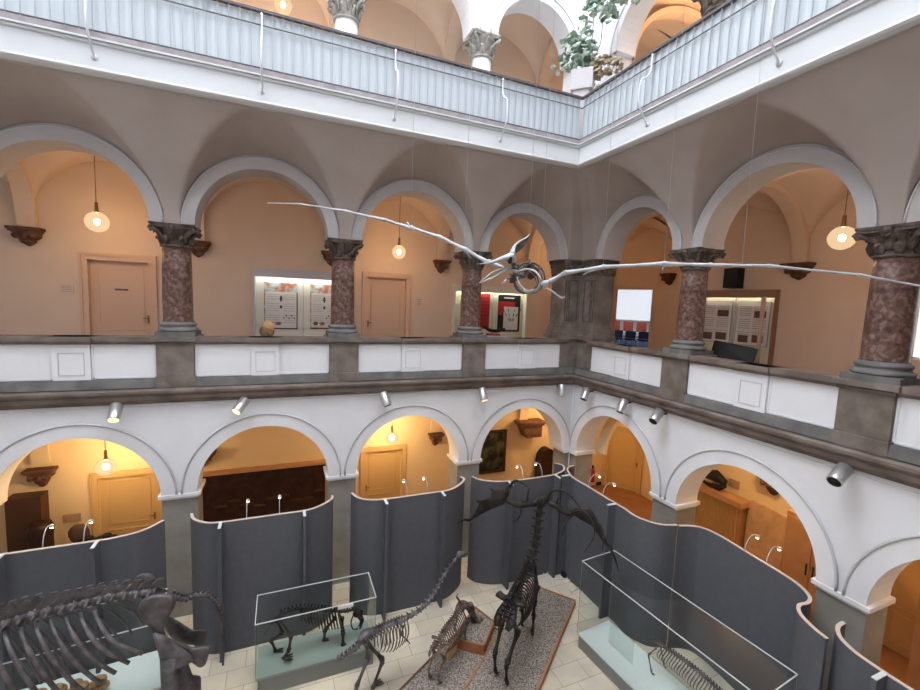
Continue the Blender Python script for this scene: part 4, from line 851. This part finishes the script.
# cables
mb=MB(); c=FL(568,574,.02)
pts=[c+V((.5*math.sin(k*1.9)+.1*k-.5,.22*math.cos(k*2.7)-.14*k+.4,.02*abs(math.sin(k)))) for k in range(16)]
mb.tube(cat_rom(pts,4),.012,5); tag(mb.build('cable_tangle','alu_paint'),'tangle of pale cables on the tiles behind the giant deer','cable')
mb=MB().box(c+V((-.2,-.1,-.02)),c+V((.1,.05,.08))); mb.box(c+V((.15,-.15,-.02)),c+V((.4,.0,.07))); tag(mb.build('socket_strip','black'),'black socket boxes among the cables behind the giant deer','power strip')
mb=MB(); c=FL(478,572,.01); mb.tube(cat_rom([c+V((.3*math.sin(k*1.3),.2*math.cos(k*2)-.0,.01)) for k in range(7)],4),.012,5); tag(mb.build('cable_tangle','alu_paint'),'short white cable on the tiles between two curved screens','cable')
# ------------------------------------------------------------ flying reptile
ZL,ZR=6.74,4.06
def W(x,y,dz=0): iz=1/ZL+(1/ZR-1/ZL)*(x-265)/660; return DP(x,y,1/iz+dz)
pt=thing('pterosaur_skeleton','pale hanging flying reptile skeleton with enormous outstretched wings','skeleton',W(520,278))
def wing(name,pts,rs):
    mb=MB(); P=[W(*p) for p in pts]
    for i,(a,b) in enumerate(zip(P,P[1:])): 
        r0_,r1_=rs[i],rs[i+1]; r0_*=.75; r1_*=.75; mb.tube([a,a.lerp(b,.06),a.lerp(b,.5),a.lerp(b,.94),b],[r0_*1.5,r0_*1.1,(r0_+r1_)/2*.8,r1_*1.1,r1_*1.5],8)
    mb.build(name,'bone_white',pt)
wing('left_upper_arm',[(487,262),(466,250)],[.035,.035]); wing('left_forearm',[(466,250),(440,237),(411,228)],[.035,.028,.035]); wing('left_wing_finger',[(411,228),(385,220),(345,211),(300,204),(268,203)],[.032,.026,.022,.014,.007])
wing('right_upper_arm',[(543,284),(551,281),(565,273)],[.04,.035,.035]); wing('right_forearm',[(565,273),(603,267),(664,264)],[.035,.028,.032]); wing('right_wing_finger',[(664,264),(710,265),(770,266),(860,275),(925,287),(990,302)],[.034,.026,.020,.016,.014,.010])
mb=MB()
for a in([(603,268),(588,272),(583,275)],[(664,265),(662,271)],[(411,228),(407,222)],[(462,247),(471,258)]): mb.tube([W(*p) for p in a],[.012,.008,.006][:len(a)],5)
mb.build('small_finger','bone_white',pt)
# skull, crest, beak
mb=MB(); mb.tube([W(477,264,-.3),W(490,263,-.22),W(502,259,-.12),W(510,257),W(514,262,.02)],[.006,.025,.055,.10,.06],10,.6)
mb.tube(cat_rom([W(512,255),W(514,247,.03),W(519,242,.08),W(526,238,.14),W(530,234,.2)],3),[.07,.06,.045,.035,.03,.028,.026,.024,.022,.02,.018,.014,.006],8,.45); mb.build('skull','bone_white',pt)
cr_=MB(); pp=[W(514,247,.03),W(520,242,.08),W(530,235,.2),W(524,247,.14),W(515,254,.05)]; cr_.prism([p for p in pp],fw*.012); cr_.build('crest','bone_grey',pt)
MB().ell(W(510,260,-.08),(.03,.035,.05)).build('eye_socket','bone_black',pt)
mb=MB(); mb.tube([W(479,283,-.28),W(495,277,-.15),W(511,266)],[.006,.018,.022],6); mb.tube([W(479,283,-.28),W(493,272,-.12),W(511,266,.04)],[.006,.012,.018],6); mb.build('lower_jaw','bone_white',pt)
mb=MB(); column_of(mb,[W(514,266,.03),W(515,274,.1),W(512,280,.15),W(520,277,.22)],6,rt,.035,.04,.03,.03,.03,.03); mb.build('neck','bone_grey',pt)
ctr=W(530,278,.15)
for k in range(5):
    r=.20-.012*k; c=ctr+fw*(.09*k)-rt*.01
    Q=[c+rt*(r*math.cos(a))+up*(r*1.0*math.sin(a)) for a in [2*PI*j/16 for j in range(17)]]; MB().tube(Q,.009 if k else .013,6,cap=False).build('rib','bone_grey',pt)
mb=MB(); mb.tube(cat_rom([W(517,277),W(520,285),W(527,292),W(537,289),W(541,281)],3),[.010,.012,.014,.016,.02,.026,.034,.03,.022,.016,.014,.012,.012],8,.5); mb.build('breastbone','bone_white',pt)
mb=MB(); mb.tube(cat_rom([W(518,272),W(526,269),W(536,272),W(542,281)],3),[.012,.018,.022,.018,.018,.022,.022,.02,.018,.02],8,.6); mb.ell(W(545,284,-.03),(.05,.04,.045)); mb.ell(W(489,262),(.04,.035,.035)); mb.tube([W(489,262),W(505,268,.05),W(518,272)],[.03,.02,.02],6); mb.build('shoulder_girdle','bone_white',pt)
mb=MB(); column_of(mb,[ctr+up*.17,ctr+up*.15+fw*.25,ctr+up*.1+fw*.5],8,rt,.03,.025,.05,.04,.04,.03); mb.build('backbone','bone_grey',pt)
for s,P in((0,[(542,286,.2),(553,292,.28),(561,298,.32),(565,297,.3)]),(1,[(505,281,.3),(503,284,.35),(507,279,.4),(512,277,.4)])):
    mb=MB(); q=[W(*p) for p in P]
    for a,b in zip(q,q[1:]): bone(mb,a,b,.010)
    mb.build('leg','bone_white',pt)
for k,(a,top) in enumerate((((464,246),(447,145)),((529,238),(535,180)),((411,228),(404,120)),((540,272),(548,150)),((603,266),(606,140)),((664,264),(690,128)),((742,265),(768,180)))):
    P=W(*a); tp=V((P.x+random.uniform(-.1,.1),P.y+.1,22.9)); MB().tube([P,tp],.0025,4).build('suspension_wire','bead_grey',pt)
tag(MB().tube([PA(516,0,-2),PA(516,0,-2)+V((0,0,-.0)),DP(558,290,8.5),],.002,4).build('plumb_wire','bead_grey'),'thin hanging wire left of the corner','wire') if 0 else None
# ------------------------------------------------------------ first floor cases and posters
def blobs(parent,T,v,items,z=0):
    for (u,zz,ru,rz,m) in items: MB().ell(T(u,v,zz),(ru,.012,rz) if T is TA else (.012,ru,rz)).build('fossil_picture',m,parent)
def poster(T,u0,u1,z0,z1,v,label,style,grp):
    o=thing('poster',label,'poster',T((u0+u1)/2,v,z0),grp)
    a,b=min(u0,u1),max(u0,u1)
    mb=MB(); lbox(mb,T,a,b,v-.02,v,z0,z1); mb.build('backing_board',{'fossil':'poster_colour','red':'poster_black','grey':'paper','plain':'poster_red'}[style],o)
    w=b-a; h=z1-z0
    if style=='fossil':
        mb=MB(); lbox(mb,T,a+.03,b-.03,v-.028,v-.02,z0+.03,z1-h*.2); s=mb.build('text_sheet','paper',o)
        mb=MB(); lbox(mb,T,a,b,v-.024,v-.019,z0,z0+.03); lbox(mb,T,a,a+.03,v-.024,v-.019,z0,z1-h*.2); mb.build('dark_border','poster_black',o)
        mb=MB()
        for k in range(14): 
            zz=z1-h*.26-k*h*.05
            if k%5==3: continue
            lbox(mb,T,a+.07,a+w*.42,v-.031,v-.028,zz,zz+.012); lbox(mb,T,a+w*.55,b-.07,v-.031,v-.028,zz,zz+.012)
        mb.build('text_lines','text_grey',s)
        bl=[(a+w*.5,z1-h*.34,.035,.09,'fossil_brown'),(a+w*.5,z1-h*.52,.035,.05,'fossil_brown'),(b-w*.2,z0+h*.12,.07,.06,'fossil_brown'),(b-w*.42,z0+h*.12,.08,.05,'fossil_tan')]+[(a+w*(.1+.08*k),z0+h*(.24+.05*(k%2)),.02,.025,'fossil_brown') for k in range(5)]
        blobs(s,T,v-.03,bl)
    elif style=='red':
        mb=MB(); lbox(mb,T,a+w*.25,b-.02,v-.026,v-.02,z0+h*.45,z1-h*.18); mb.build('red_field','poster_red',o)
        mb=MB(); lbox(mb,T,a+.08,b-w*.25,v-.03,v-.022,z0+.06,z1-h*.32); s=mb.build('picture_sheet','paper',o)
        lbox(mb:=MB(),T,a+w*.3,a+w*.75,v-.026,v-.02,z1-h*.1,z1-h*.07); mb.build('title_lines','paper',o)
        c=a+w*.40; zc=z0+h*.16
        for k in range(12):
            an=-1.0+2.0*(k%4)/3; r=.12+.11*(k//4)*1.5; mb=MB(); p=T(c+math.sin(an)*r*.7,v-.035,zc+r+.04); q=T(c+math.sin(an)*(r+.07)*.9,v-.035,zc+r+.17); mb.tube([p,p.lerp(q,.5),q],[.010,.034,.006],6,.5); mb.build('leaf_picture',('leaf_green','fossil_tan','chair_blue')[k%3],s)
    elif style=='plain':
        mb=MB()
        for k in range(9): lbox(mb,T,a+.05,b-.05,v-.026,v-.02,z0+.1+k*.12,z0+.115+k*.12)
        mb.build('text_lines','poster_black',o)
    else:
        mb=MB(); lbox(mb,T,a-.02,b+.02,v-.018,v+.0,z0-.02,z1+.02); mb.build('frame','text_grey',o)
        mb=MB()
        for k in range(17):
            zz=z1-.14-k*h*.05
            if k%6==5: continue
            lbox(mb,T,a+.06,a+w*.45,v-.026,v-.02,zz,zz+.02); 
            if k not in(2,3,4,5) : lbox(mb,T,a+w*.52,b-.06,v-.026,v-.02,zz,zz+.02)
        mb.build('text_lines','text_grey',o)
        for q in((a+w*.55,b-.08,z1-h*.36,z1-h*.2),(a+w*.1,a+w*.42,z0+.06,z0+h*.22),(a+w*.55,b-.1,z0+.08,z0+h*.24)): lbox(mb:=MB(),T,q[0],q[1],v-.03,v-.02,q[2],q[3]); mb.build('photo_picture','fossil_brown',o)
def wcase(T,u0,u1,z0,z1,v,depth,label,inner,frame,div,closed=True):
    o=thing('wall_display_case',label,'display case',T((u0+u1)/2,v-depth/2,z0))
    mb=MB(); lbox(mb,T,u0,u1,v-.03,v-.005,z0,z1); mb.build('back_panel',inner,o)
    mb=MB(); lbox(mb,T,u0-.04,u0,v-depth,v-.005,z0,z1); lbox(mb,T,u1,u1+.04,v-depth,v-.005,z0,z1); lbox(mb,T,u0-.04,u1+.04,v-depth,v-.005,z0-.06,z0); mb.build('side_frame',frame,o)
    mb=MB(); lbox(mb,T,u0-.04,u1+.04,v-depth,v-.005,z1,z1+.10); lbox(mb,T,u0,u1,v-depth,v-depth+.02,z1-.12,z1); mb.build('light_box',frame,o)
    mb=MB()
    for d in div: lbox(mb,T,d-.012,d+.012,v-.06,v-.03,z0,z1)
    if div: mb.build('divider','case_frame',o)
    mb=MB(); lbox(mb,T,u0+.1,u1-.1,v-depth*.75,v-depth*.5,z1-.012,z1-.002); mb.build('light_tube','tube_glow',o)
    return o
mat('tube_glow',(1,1,.95),.5,emit=(1,.93,.8),es=20)
wcase(TA,6.15,8.68,5.6,7.78,VA,.30,'lit white wall case left of the second red column with two fossil posters','case_inner','case_frame',[7.43])
poster(TA,8.46,7.58,6.22,7.53,VA-.04,'left poster with small fossil drawings in the lit white case','fossil','posters in the lit white case'); poster(TA,7.24,6.45,6.24,7.53,VA-.04,'right poster with reddish corner in the lit white case','fossil','posters in the lit white case')
wcase(TA,.08,2.75,5.6,7.66,VA,.22,'cream wall case behind the ribcage of the flying reptile','case_inner_green','case_inner',[1.3])
poster(TA,1.09,.22,6.22,7.50,VA-.04,'black and red poster with a leaf drawing sheet','red','posters behind the flying reptile'); poster(TA,2.3,1.42,6.3,7.50,VA-.04,'red text poster half hidden behind the column','plain','posters behind the flying reptile')
wcase(TB,.75,2.93,5.8,7.74,VB,.16,'yellowish lit wall case right of the first right hand column','case_inner_green','case_frame_brown',[1.82])
poster(TB,.78,1.72,6.30,7.50,VB-.04,'left grey text poster in the yellowish case','grey','posters in the yellowish case'); poster(TB,1.90,2.78,6.30,7.50,VB-.04,'right grey text poster in the yellowish case','grey','posters in the yellowish case')
tag(lbox(MB(),TB,1.53,1.95,VB-.28,VB,7.90,8.46).build('loudspeaker','black'),'black box loudspeaker on the wall above the yellowish case','speaker')
# round fossil on the parapet, small mount, lectern
def cut_nodule(p):
    o=thing('fossil_nodule','round tan and brown fossil nodule standing before the lit white case','fossil',p-V((0,0,.17)))
    MB().ell(p,(.17,.14,.16),None,14,10).build('lower_half','fossil_tan',o); MB().ell(p+V((.03,0,.10)),(.14,.12,.16),None,14,10).build('upper_half','slat_wood',o)
cut_nodule(PA(267,330,1.1)-V((0,0,.03)))
tag(MB().box(PA(267,331,1.1)+V((-.3,-.25,-.30)),PA(267,331,1.1)+V((.3,.25,-.20))).box(PA(267,331,1.1)+V((-.2,-.2,-1.2)),PA(267,331,1.1)+V((.2,.2,-.3))).build('display_stand','case_frame'),'plain stand behind the parapet under the round fossil nodule','stand')
p=PA(495,332,1.0); o=thing('lizard_model','small dark fossil reptile mount on a red base behind the parapet','fossil',p-V((0,0,.1)))
mb=MB(); mb.tube(cat_rom([p+V((-.42,.0,.20)),p+V((-.2,0,.06)),p+V((.05,0,.03)),p+V((.25,0,.07)),p+V((.34,0,.06))],3),[.01,.03,.045,.05,.05,.05,.05,.045,.045,.05,.06,.05,.02],8); mb.build('body','bone_black',o)
MB().box(p+V((-.25,-.1,-.10)),p+V((.12,.1,-.05))).build('base_board','poster_red',o)
tag(MB().box(p+V((-.4,-.2,-.95)),p+V((.4,.2,-.10))).build('display_stand','case_frame'),'plain stand behind the parapet under the small reptile mount','stand')
q=[PB(709,359,1.0),PB(714,341,1.15),PB(757,350,1.15),PB(752,364,1.0)]
o=thing('reading_desk','black slanted reading desk leaning behind the right hand parapet','desk',V(((q[0].x+q[2].x)/2,(q[0].y+q[2].y)/2,5.2)))
MB().prism(q,(.05,0,.02)).build('desk_top','black',o)
mb=MB(); mm=(q[0]+q[2])/2; mb.box((mm.x-.0,mm.y-.3,5.2),(mm.x+.08,mm.y-.24,mm.z)); mb.box((mm.x,mm.y+.24,5.2),(mm.x+.08,mm.y+.3,mm.z)); mb.build('leg','black',o)
a=PB(764,297,1.5); tag(MB().box((a.x-.03,a.y-.03,5.2),(a.x+.03,a.y+.03,a.z)).build('standing_post','case_frame_brown'),'thin brown upright post before the yellowish case','post')
# small plates
for T,u,v,z,w,h,l,m_ in((TA,12.80,VA,7.13,.28,.22,'small square plate left of the upper signed door','upper_paint'),(TA,3.95,VA,7.13,.2,.3,'small plate right of the right hand upper door','upper_paint'),(TA,12.92,VA,1.35,.36,.2,'small plate on the wall above the far left screen','cab_wood'),(TB,2.30,VB,2.22,.3,.22,'small brown plate on the wall just above the right end of the slatted cabinet','cab_wood')):
    o=thing('wall_plate',l,'sign',T(u,v-.01,z)); mb=MB(); lbox(mb,T,u-w/2,u+w/2,v-.03,v-.004,z-h/2,z+h/2); mb.build('plate',m_,o)
    mb=MB()
    for k in range(4): lbox(mb,T,u-w*.38,u+w*.3,v-.036,v-.03,z-h*.34+k*h*.2,z-h*.27+k*h*.2)
    mb.build('text_lines','text_grey',o)
# ------------------------------------------------------------ ground floor gallery exhibits
o=thing('fossil_slab','huge dark brown framed fossil slab filling the second lower arch','fossil slab',(-8.4,2.9,.3))
MB().box((-10.05,2.86,.55),(-6.78,2.98,2.16)).build('slab','dark_slab',o)
mb=MB(); mb.box((-10.12,2.80,2.14),(-6.70,3.0,2.22)); mb.box((-10.12,2.80,.45),(-6.70,3.0,.56)); mb.box((-10.12,2.82,.45),(-10.04,3.0,2.2)); mb.box((-6.79,2.82,.45),(-6.70,3.0,2.2)); mb.build('frame','cab_wood',o)
mb=MB(); 
for k in range(9): mb.ell((-9.6+.33*k,2.855,1.2+.12*math.sin(k*1.7)),(.16,.012,.04))
mb.build('fossil_relief','dark_wood',o)
o=thing('framed_painting','dark framed painting on the yellow wall in the corner arch','painting',(-1.05,2.95,1.1))
MB().box((-1.62,2.95,1.20),(-.58,2.975,2.62)).build('canvas','painting',o)
mb=MB()
for a,b in(((-1.70,2.92,2.60),(-.50,3.0,2.68)),((-1.70,2.92,1.12),(-.50,3.0,1.20)),((-1.70,2.92,1.12),(-1.62,3.0,2.68)),((-.58,2.92,1.12),(-.50,3.0,2.68))): mb.box(a,b)
mb.build('frame','dark_wood',o)
mb=MB(); P=[(.80,2.6,0),(1.48,2.6,0),(1.48,2.6,1.45)]+[(1.14+.34*math.cos(a),2.6,1.45+.45*math.sin(a)) for a in [PI*k/10 for k in range(1,10)]]+[(.80,2.6,1.45)]
mb.prism(P,(0,.35,0)); o=mb.build('arched_niche_stone','dark_slab'); tag(o,'tall dark round topped stone standing in the corner arch','stone')
mb=MB().box((-14.0,2.6,0),(-13.35,2.98,2.15)); tag(mb.build('tall_cabinet','dark_wood'),'dark wooden showcase cut by the left edge of the photo','cabinet')
c=PA(41,540,2.5); mb=MB().lathe((c.x,c.y,0),[(.22,0),(.24,.5),(.23,1.2),(.26,1.4),(.20,1.55),(.05,1.58)],14); tag(mb.build('dark_stump','dark_slab'),'dark upright fossil trunk behind the far left screen','fossil')
c=PA(79,533,2.6); mb=MB().ell((c.x,c.y,1.1),(.22,.10,.26)); mb.box((c.x-.05,c.y-.05,0),(c.x+.05,c.y+.05,.9)); tag(mb.build('round_fossil','fossil_brown'),'round purple brown fossil on a stand left of the lower left door','fossil')
c=PA(95,536,2.4); mb=MB()
for k in range(6): mb.ell((c.x-.25+.12*k,c.y,.98+.04*math.sin(k*2)),(.12,.1,.09))
mb.box((c.x-.35,c.y-.12,0),(c.x+.45,c.y+.12,.92)); tag(mb.build('dark_fossil','black'),'black lumpy fossil before the lower left door','fossil')
# fire extinguisher
c=PA(592.5,472,2.75); o=thing('fire_extinguisher','red fire extinguisher hanging left of the yellow corner door','fire extinguisher',(c.x,c.y,c.z-.4))
MB().lathe((c.x,c.y,c.z-.4),[(.02,0),(.09,.01),(.095,.05),(.095,.45),(.06,.54),(.03,.56)],16).build('cylinder','red_paint',o); MB().lathe((c.x,c.y,c.z-.4),[(.03,.56),(.03,.62),(.05,.63),(.02,.68)],10).build('valve','black',o)
MB().box((c.x-.03,c.y+.05,c.z-.3),(c.x+.03,3.0,c.z)).build('wall_bracket','red_paint',o)
tag(MB().box((4.7-.9,2.93,0),(4.7-.68,2.99,.12)).build('floor_box','black'),'small black box on the floor beside the corner door','box')
# slatted cabinet with skull
o=thing('slatted_cabinet','wooden cabinet front with vertical slats on the orange wall','cabinet',(4.0,-1.75,0))
MB().box((3.86,-2.74,0),(4.19,-1.30,1.76)).build('carcass','cab_wood',o); MB().box((3.74,-2.84,1.76),(4.19,-1.22,1.92)).build('cabinet_top','cab_wood',o)
mb=MB()
for k in range(21): mb.box((3.82,-2.70+.067*k,.06),(3.86,-2.667+.067*k,1.72))
mb.build('slat','slat_wood',o)
s0=V((3.95,-1.77,1.93)); o=thing('carnivore_skull','black open jawed skull standing on the slatted cabinet','skull',s0)
mb=MB(); mb.tube([s0+V((0,-.42,.30)),s0+V((0,-.1,.40)),s0+V((0,.2,.34)),s0+V((0,.42,.24))],[.10,.19,.15,.05],10,.9); mb.build('cranium','black',o)
mb=MB(); mb.tube([s0+V((0,-.42,.22)),s0+V((0,-.25,.08)),s0+V((0,.1,.06)),s0+V((0,.5,.12))],[.07,.09,.06,.03],8); mb.build('lower_jaw','black',o)
# tan slab and cupboard
o=thing('stone_slab','tan mottled fossil slab leaning on the orange wall','fossil slab',(4.0,-3.35,.0))
MB().add([(3.95,-2.85,.1),(3.95,-3.83,.1),(4.12,-3.83,1.95),(4.12,-2.85,2.0),(4.02,-2.85,.1),(4.02,-3.83,.1),(4.19,-3.83,1.95),(4.19,-2.85,2.0)],[(0,1,2,3),(4,7,6,5),(0,4,5,1),(1,5,6,2),(2,6,7,3),(3,7,4,0)]).build('slab','slab_tan',o); MB().box((3.85,-3.95,0),(4.15,-2.75,.12)).build('foot_board','cab_wood',o)
o=thing('cupboard','wooden cupboard with two tall doors and dark handles','cupboard',(3.9,-4.6,0))
MB().box((3.62,-5.35,0),(4.19,-4.05,2.35)).build('carcass','cab_wood',o)
for a,b,h in((-4.06,-4.66,-4.60),(-4.68,-5.33,-4.74)):
    d=MB().box((3.59,b+.01,.08),(3.62,a-.01,2.25)).build('door','cab_wood',o); MB().box((3.565,h-.012,1.0),(3.59,h+.012,1.28)).build('handle','black',d)
o=thing('tall_showcase','light wooden tall cabinet in the nearest right arch with dark foot','cabinet',(3.3,-7.4,0))
MB().box((3.0,-8.6,.15),(3.7,-6.7,3.0)).build('carcass','cab_wood',o); MB().box((3.03,-8.58,0),(3.68,-6.72,.15)).build('foot','black',o)
mb=MB(); mb.box((2.975,-8.3,.5),(3.0,-6.95,.56)); mb.box((2.975,-8.3,2.2),(3.0,-6.95,2.26)); mb.box((2.975,-7.0,.5),(3.0,-6.94,2.26)); mb.build('door_panel','slab_tan',o)
MB().tube([(2.97,-6.95,2.62),(3.0,-6.95,2.62)],.05,10).build('knob','black',o)
# ------------------------------------------------------------ classroom beyond the corner and the next room
def room(name,P,z0,z1): pass
e1=dn*11.5
mb=MB(); a,b=TD(-5.5,.25,5.15),TD(2.2,.25,5.15); mb.prism([TD(-.6,.25,5.15),b,b+e1,a+e1],(0,0,.05)); st(mb,'floor','carpet_blue')
mb=MB(); mb.prism([a+e1,b+e1,b+e1+dn*.1,a+e1+dn*.1],(0,0,3.8)); st(mb,'wall_classroom','room_white')
g=TD(-.6,.25,5.15); mb=MB(); mb.prism([g,a+e1,a+e1-dd*.1,g-dd*.1],(0,0,3.8)); mb.prism([b,b+e1,b+e1+dd*.1,b+dd*.1],(0,0,3.8)); st(mb,'wall_classroom','room_white')
mb=MB(); mb.prism([g+V((0,0,3.8)),b+V((0,0,3.8)),b+e1+V((0,0,3.8)),a+e1+V((0,0,3.8))],(0,0,.1)); st(mb,'ceiling','room_white')
c=TD(-1.8,11.68,7.55); o=sthing('window_2',c); MB().obox(c,dd*2.0,dn*.01,V((0,0,1.05))).build('window_blind','blind_glow',o); MB().obox(c-V((0,0,1.1)),dd*2.05,dn*.05,V((0,0,.04))).build('window_sill','room_white',o)
def chair(p,f,seatm,label,legm='alu',grp='chairs in the room beyond the corner',up_=0):
    p=V(p); f=V(f).normalized(); s=V((-f.y,f.x,0)); o=thing('chair',label,'chair',p,grp)
    MB().obox(p+V((0,0,.45)),f*.21,s*.26,V((0,0,.03))).build('seat',seatm,o,bevel=.01); MB().obox(p-f*.21+V((0,0,.76+up_)),f*.03,s*.26,V((0,0,.20+abs(up_)*.3))).build('backrest',seatm,o,bevel=.01)
    for i in(-1,1):
        for j in(-1,1): MB().tube([p+f*.19*i+s*.2*j+V((0,0,.43 if i>0 else .9)),p+f*.21*i+s*.21*j],.012,6).build('leg',legm,o)
for k,x in enumerate((-1.85,-1.15,-.45)): chair(TD(x,7.9,5.2),dn,'chair_red',up_=.26,label=('left red chair facing the white table','middle red chair facing the white table','right red chair facing the white table')[k])
for k,x in enumerate((-1.3,-.65,.0)): chair(TD(x,5.9,5.2),-dn,'chair_blue',up_=-.16,label=('left dark blue chair before the white table','middle dark blue chair before the white table','right dark blue chair before the white table')[k])
tb=TD(-.95,6.9,5.2); o=thing('table','long white table in the room beyond the corner opening','table',tb)
MB().obox(tb+V((0,0,.73)),dd*1.3,dn*.35,V((0,0,.02))).build('tabletop','table_white',o)
for i in(-1,1):
    for j in(-1,1): MB().tube([tb+dd*1.2*i+dn*.3*j+V((0,0,.71)),tb+dd*1.2*i+dn*.3*j],.02,6).build('leg','alu',o)
MB().obox(TD(-.9,6.5,8.9),dd*1.6,dn*.5,V((0,0,.02))).build('fill_panel','room_fill_glow',sthing('trim_fill_light',TD(-.9,6.5,8.9)))  # unseen glowing panel, added to brighten the dark classroom
# window on the east wall
o=sthing('window_3',(VB+.15,-7.0,6.35))
MB().box((VB+.16,-8.4,6.35),(VB+.17,-5.62,8.05)).build('window_pane','window_glow',o)
mb=MB()
for y in(-8.4,-7.0,-5.66): mb.box((VB+.08,y,6.35),(VB+.15,y+.05,8.05))
mb.box((VB+.08,-8.4,6.35),(VB+.15,-5.62,6.41)); mb.box((VB+.08,-8.4,7.98),(VB+.15,-5.62,8.05)); mb.build('window_frame','room_white',o)
tb=V((3.0,-6.6,5.2)); o=thing('table','white table beside the window at the right edge','table',tb); MB().box((2.6,-7.6,5.92),(3.6,-5.9,5.96)).build('tabletop','table_white',o)
for x in(2.65,3.55):
    for y in(-7.5,-6.0): MB().tube([(x,y,5.2),(x,y,5.92)],.02,6).build('leg','alu',o)
chair((3.9,-6.35,5.2),(-1,0,0),'chair_red','red chair beyond the white table at the right edge'); chair((2.2,-6.5,5.2),(1,0,0),'blue_fabric','blue upholstered chair just right of the nearest column')
# ------------------------------------------------------------ potted climbing plant on the top gallery
pc=onp(582.5,82,(-.95,-.95,0),(1,1,0)); o=thing('potted_plant','climbing plant with large pale green leaves in a white box on the top railing corner','plant',pc-V((0,0,.25)))
d1=V((1,-1,0)).normalized(); d2=V((1,1,0)).normalized(); Z=V((0,0,1))
MB().obox(pc,d1*.27,d2*.2,Z*.24).build('planter_box','planter_white',o,bevel=.01)
MB().obox(V((pc.x,pc.y,(11.19+pc.z-.24)/2)),d1*.2,d2*.15,Z*((pc.z-.24-11.19)/2)).build('planter_stand','planter_white',o)
stems=MB(); lf={ 'leaf_green':MB(),'leaf_brown':MB()}
def pleaf(mb,p,r):
    R=Matrix.Rotation(random.uniform(0,2*PI),3,'Z')@Matrix.Rotation(random.uniform(.5,1.5),3,'X'); n=9
    out=[]
    for k in range(n):
        a=2*PI*k/n; rr=r*(1.0 if k%2==0 else .72)*(1.15 if k==0 else 1); out.append(V((rr*math.cos(a),rr*.8*math.sin(a),.12*r*math.cos(2*a))))
    vs=[p+R@q for q in out]+[p+R@V((0,0,.25*r))]; vs2=[v+R@V((0,0,.006)) for v in vs]
    mb.add(vs+vs2,[(k,(k+1)%n,n) for k in range(n)]+[(n+1+(k+1)%n,n+1+k,2*n+1) for k in range(n)]+[(k,n+1+k,n+1+(k+1)%n,(k+1)%n) for k in range(n)],True)
def pd(x,y,off=0): return onp(x,y,(-.95+off,-.95+off,0),(1,1,0))
for x0,y0,x1,y1,n,mm_ in((578,75,590,60,45,'leaf_green'),(600,8,612,-6,40,'leaf_green'),(578,58,592,40,40,'leaf_green'),(585,30,592,20,12,'leaf_green'),(575,66,592,45,70,'leaf_green'),(560,58,580,40,26,'leaf_green'),(556,64,567,72,14,'leaf_green'),(572,40,583,32,10,'leaf_green'),(588,10,612,-12,60,'leaf_green'),(615,0,640,-8,30,'leaf_green'),(592,18,600,12,14,'leaf_green'),(608,20,614,14,10,'leaf_green'),(596,70,620,60,60,'leaf_brown'),(590,85,600,60,30,'leaf_brown'),(576,94,586,88,14,'leaf_green')):
    for k in range(n): pleaf(lf[mm_],pd(random.uniform(x0-3,x1+3),random.uniform(min(y0,y1)-4,max(y0,y1)+4),random.uniform(-.12,.35)),random.uniform(.06,.13))
for P in([(585,70),(592,40),(594,15),(600,-5)],[(588,70),(600,45),(603,20),(608,0)],[(580,70),(572,55),(560,62)],[(586,66),(605,60),(618,66)],[(583,70),(578,48),(577,38)],[(598,10),(612,2),(628,-4),(640,0)]):
    stems.tube(cat_rom([pd(x,y,.1) for x,y in P],4),.012,5)
stems.build('stem','vine',o); lf['leaf_green'].build('foliage','leaf_green',o); lf['leaf_brown'].build('dry_foliage','leaf_brown',o)
# ------------------------------------------------------------ light
w=bpy.data.worlds.new('world'); scn.world=w; w.use_nodes=True; w.node_tree.nodes['Background'].inputs[0].default_value=(.85,.92,1,1); w.node_tree.nodes['Background'].inputs[1].default_value=.6
scn.view_settings.view_transform='Standard'; scn.view_settings.look='None'; scn.view_settings.exposure=0; scn.view_settings.gamma=1
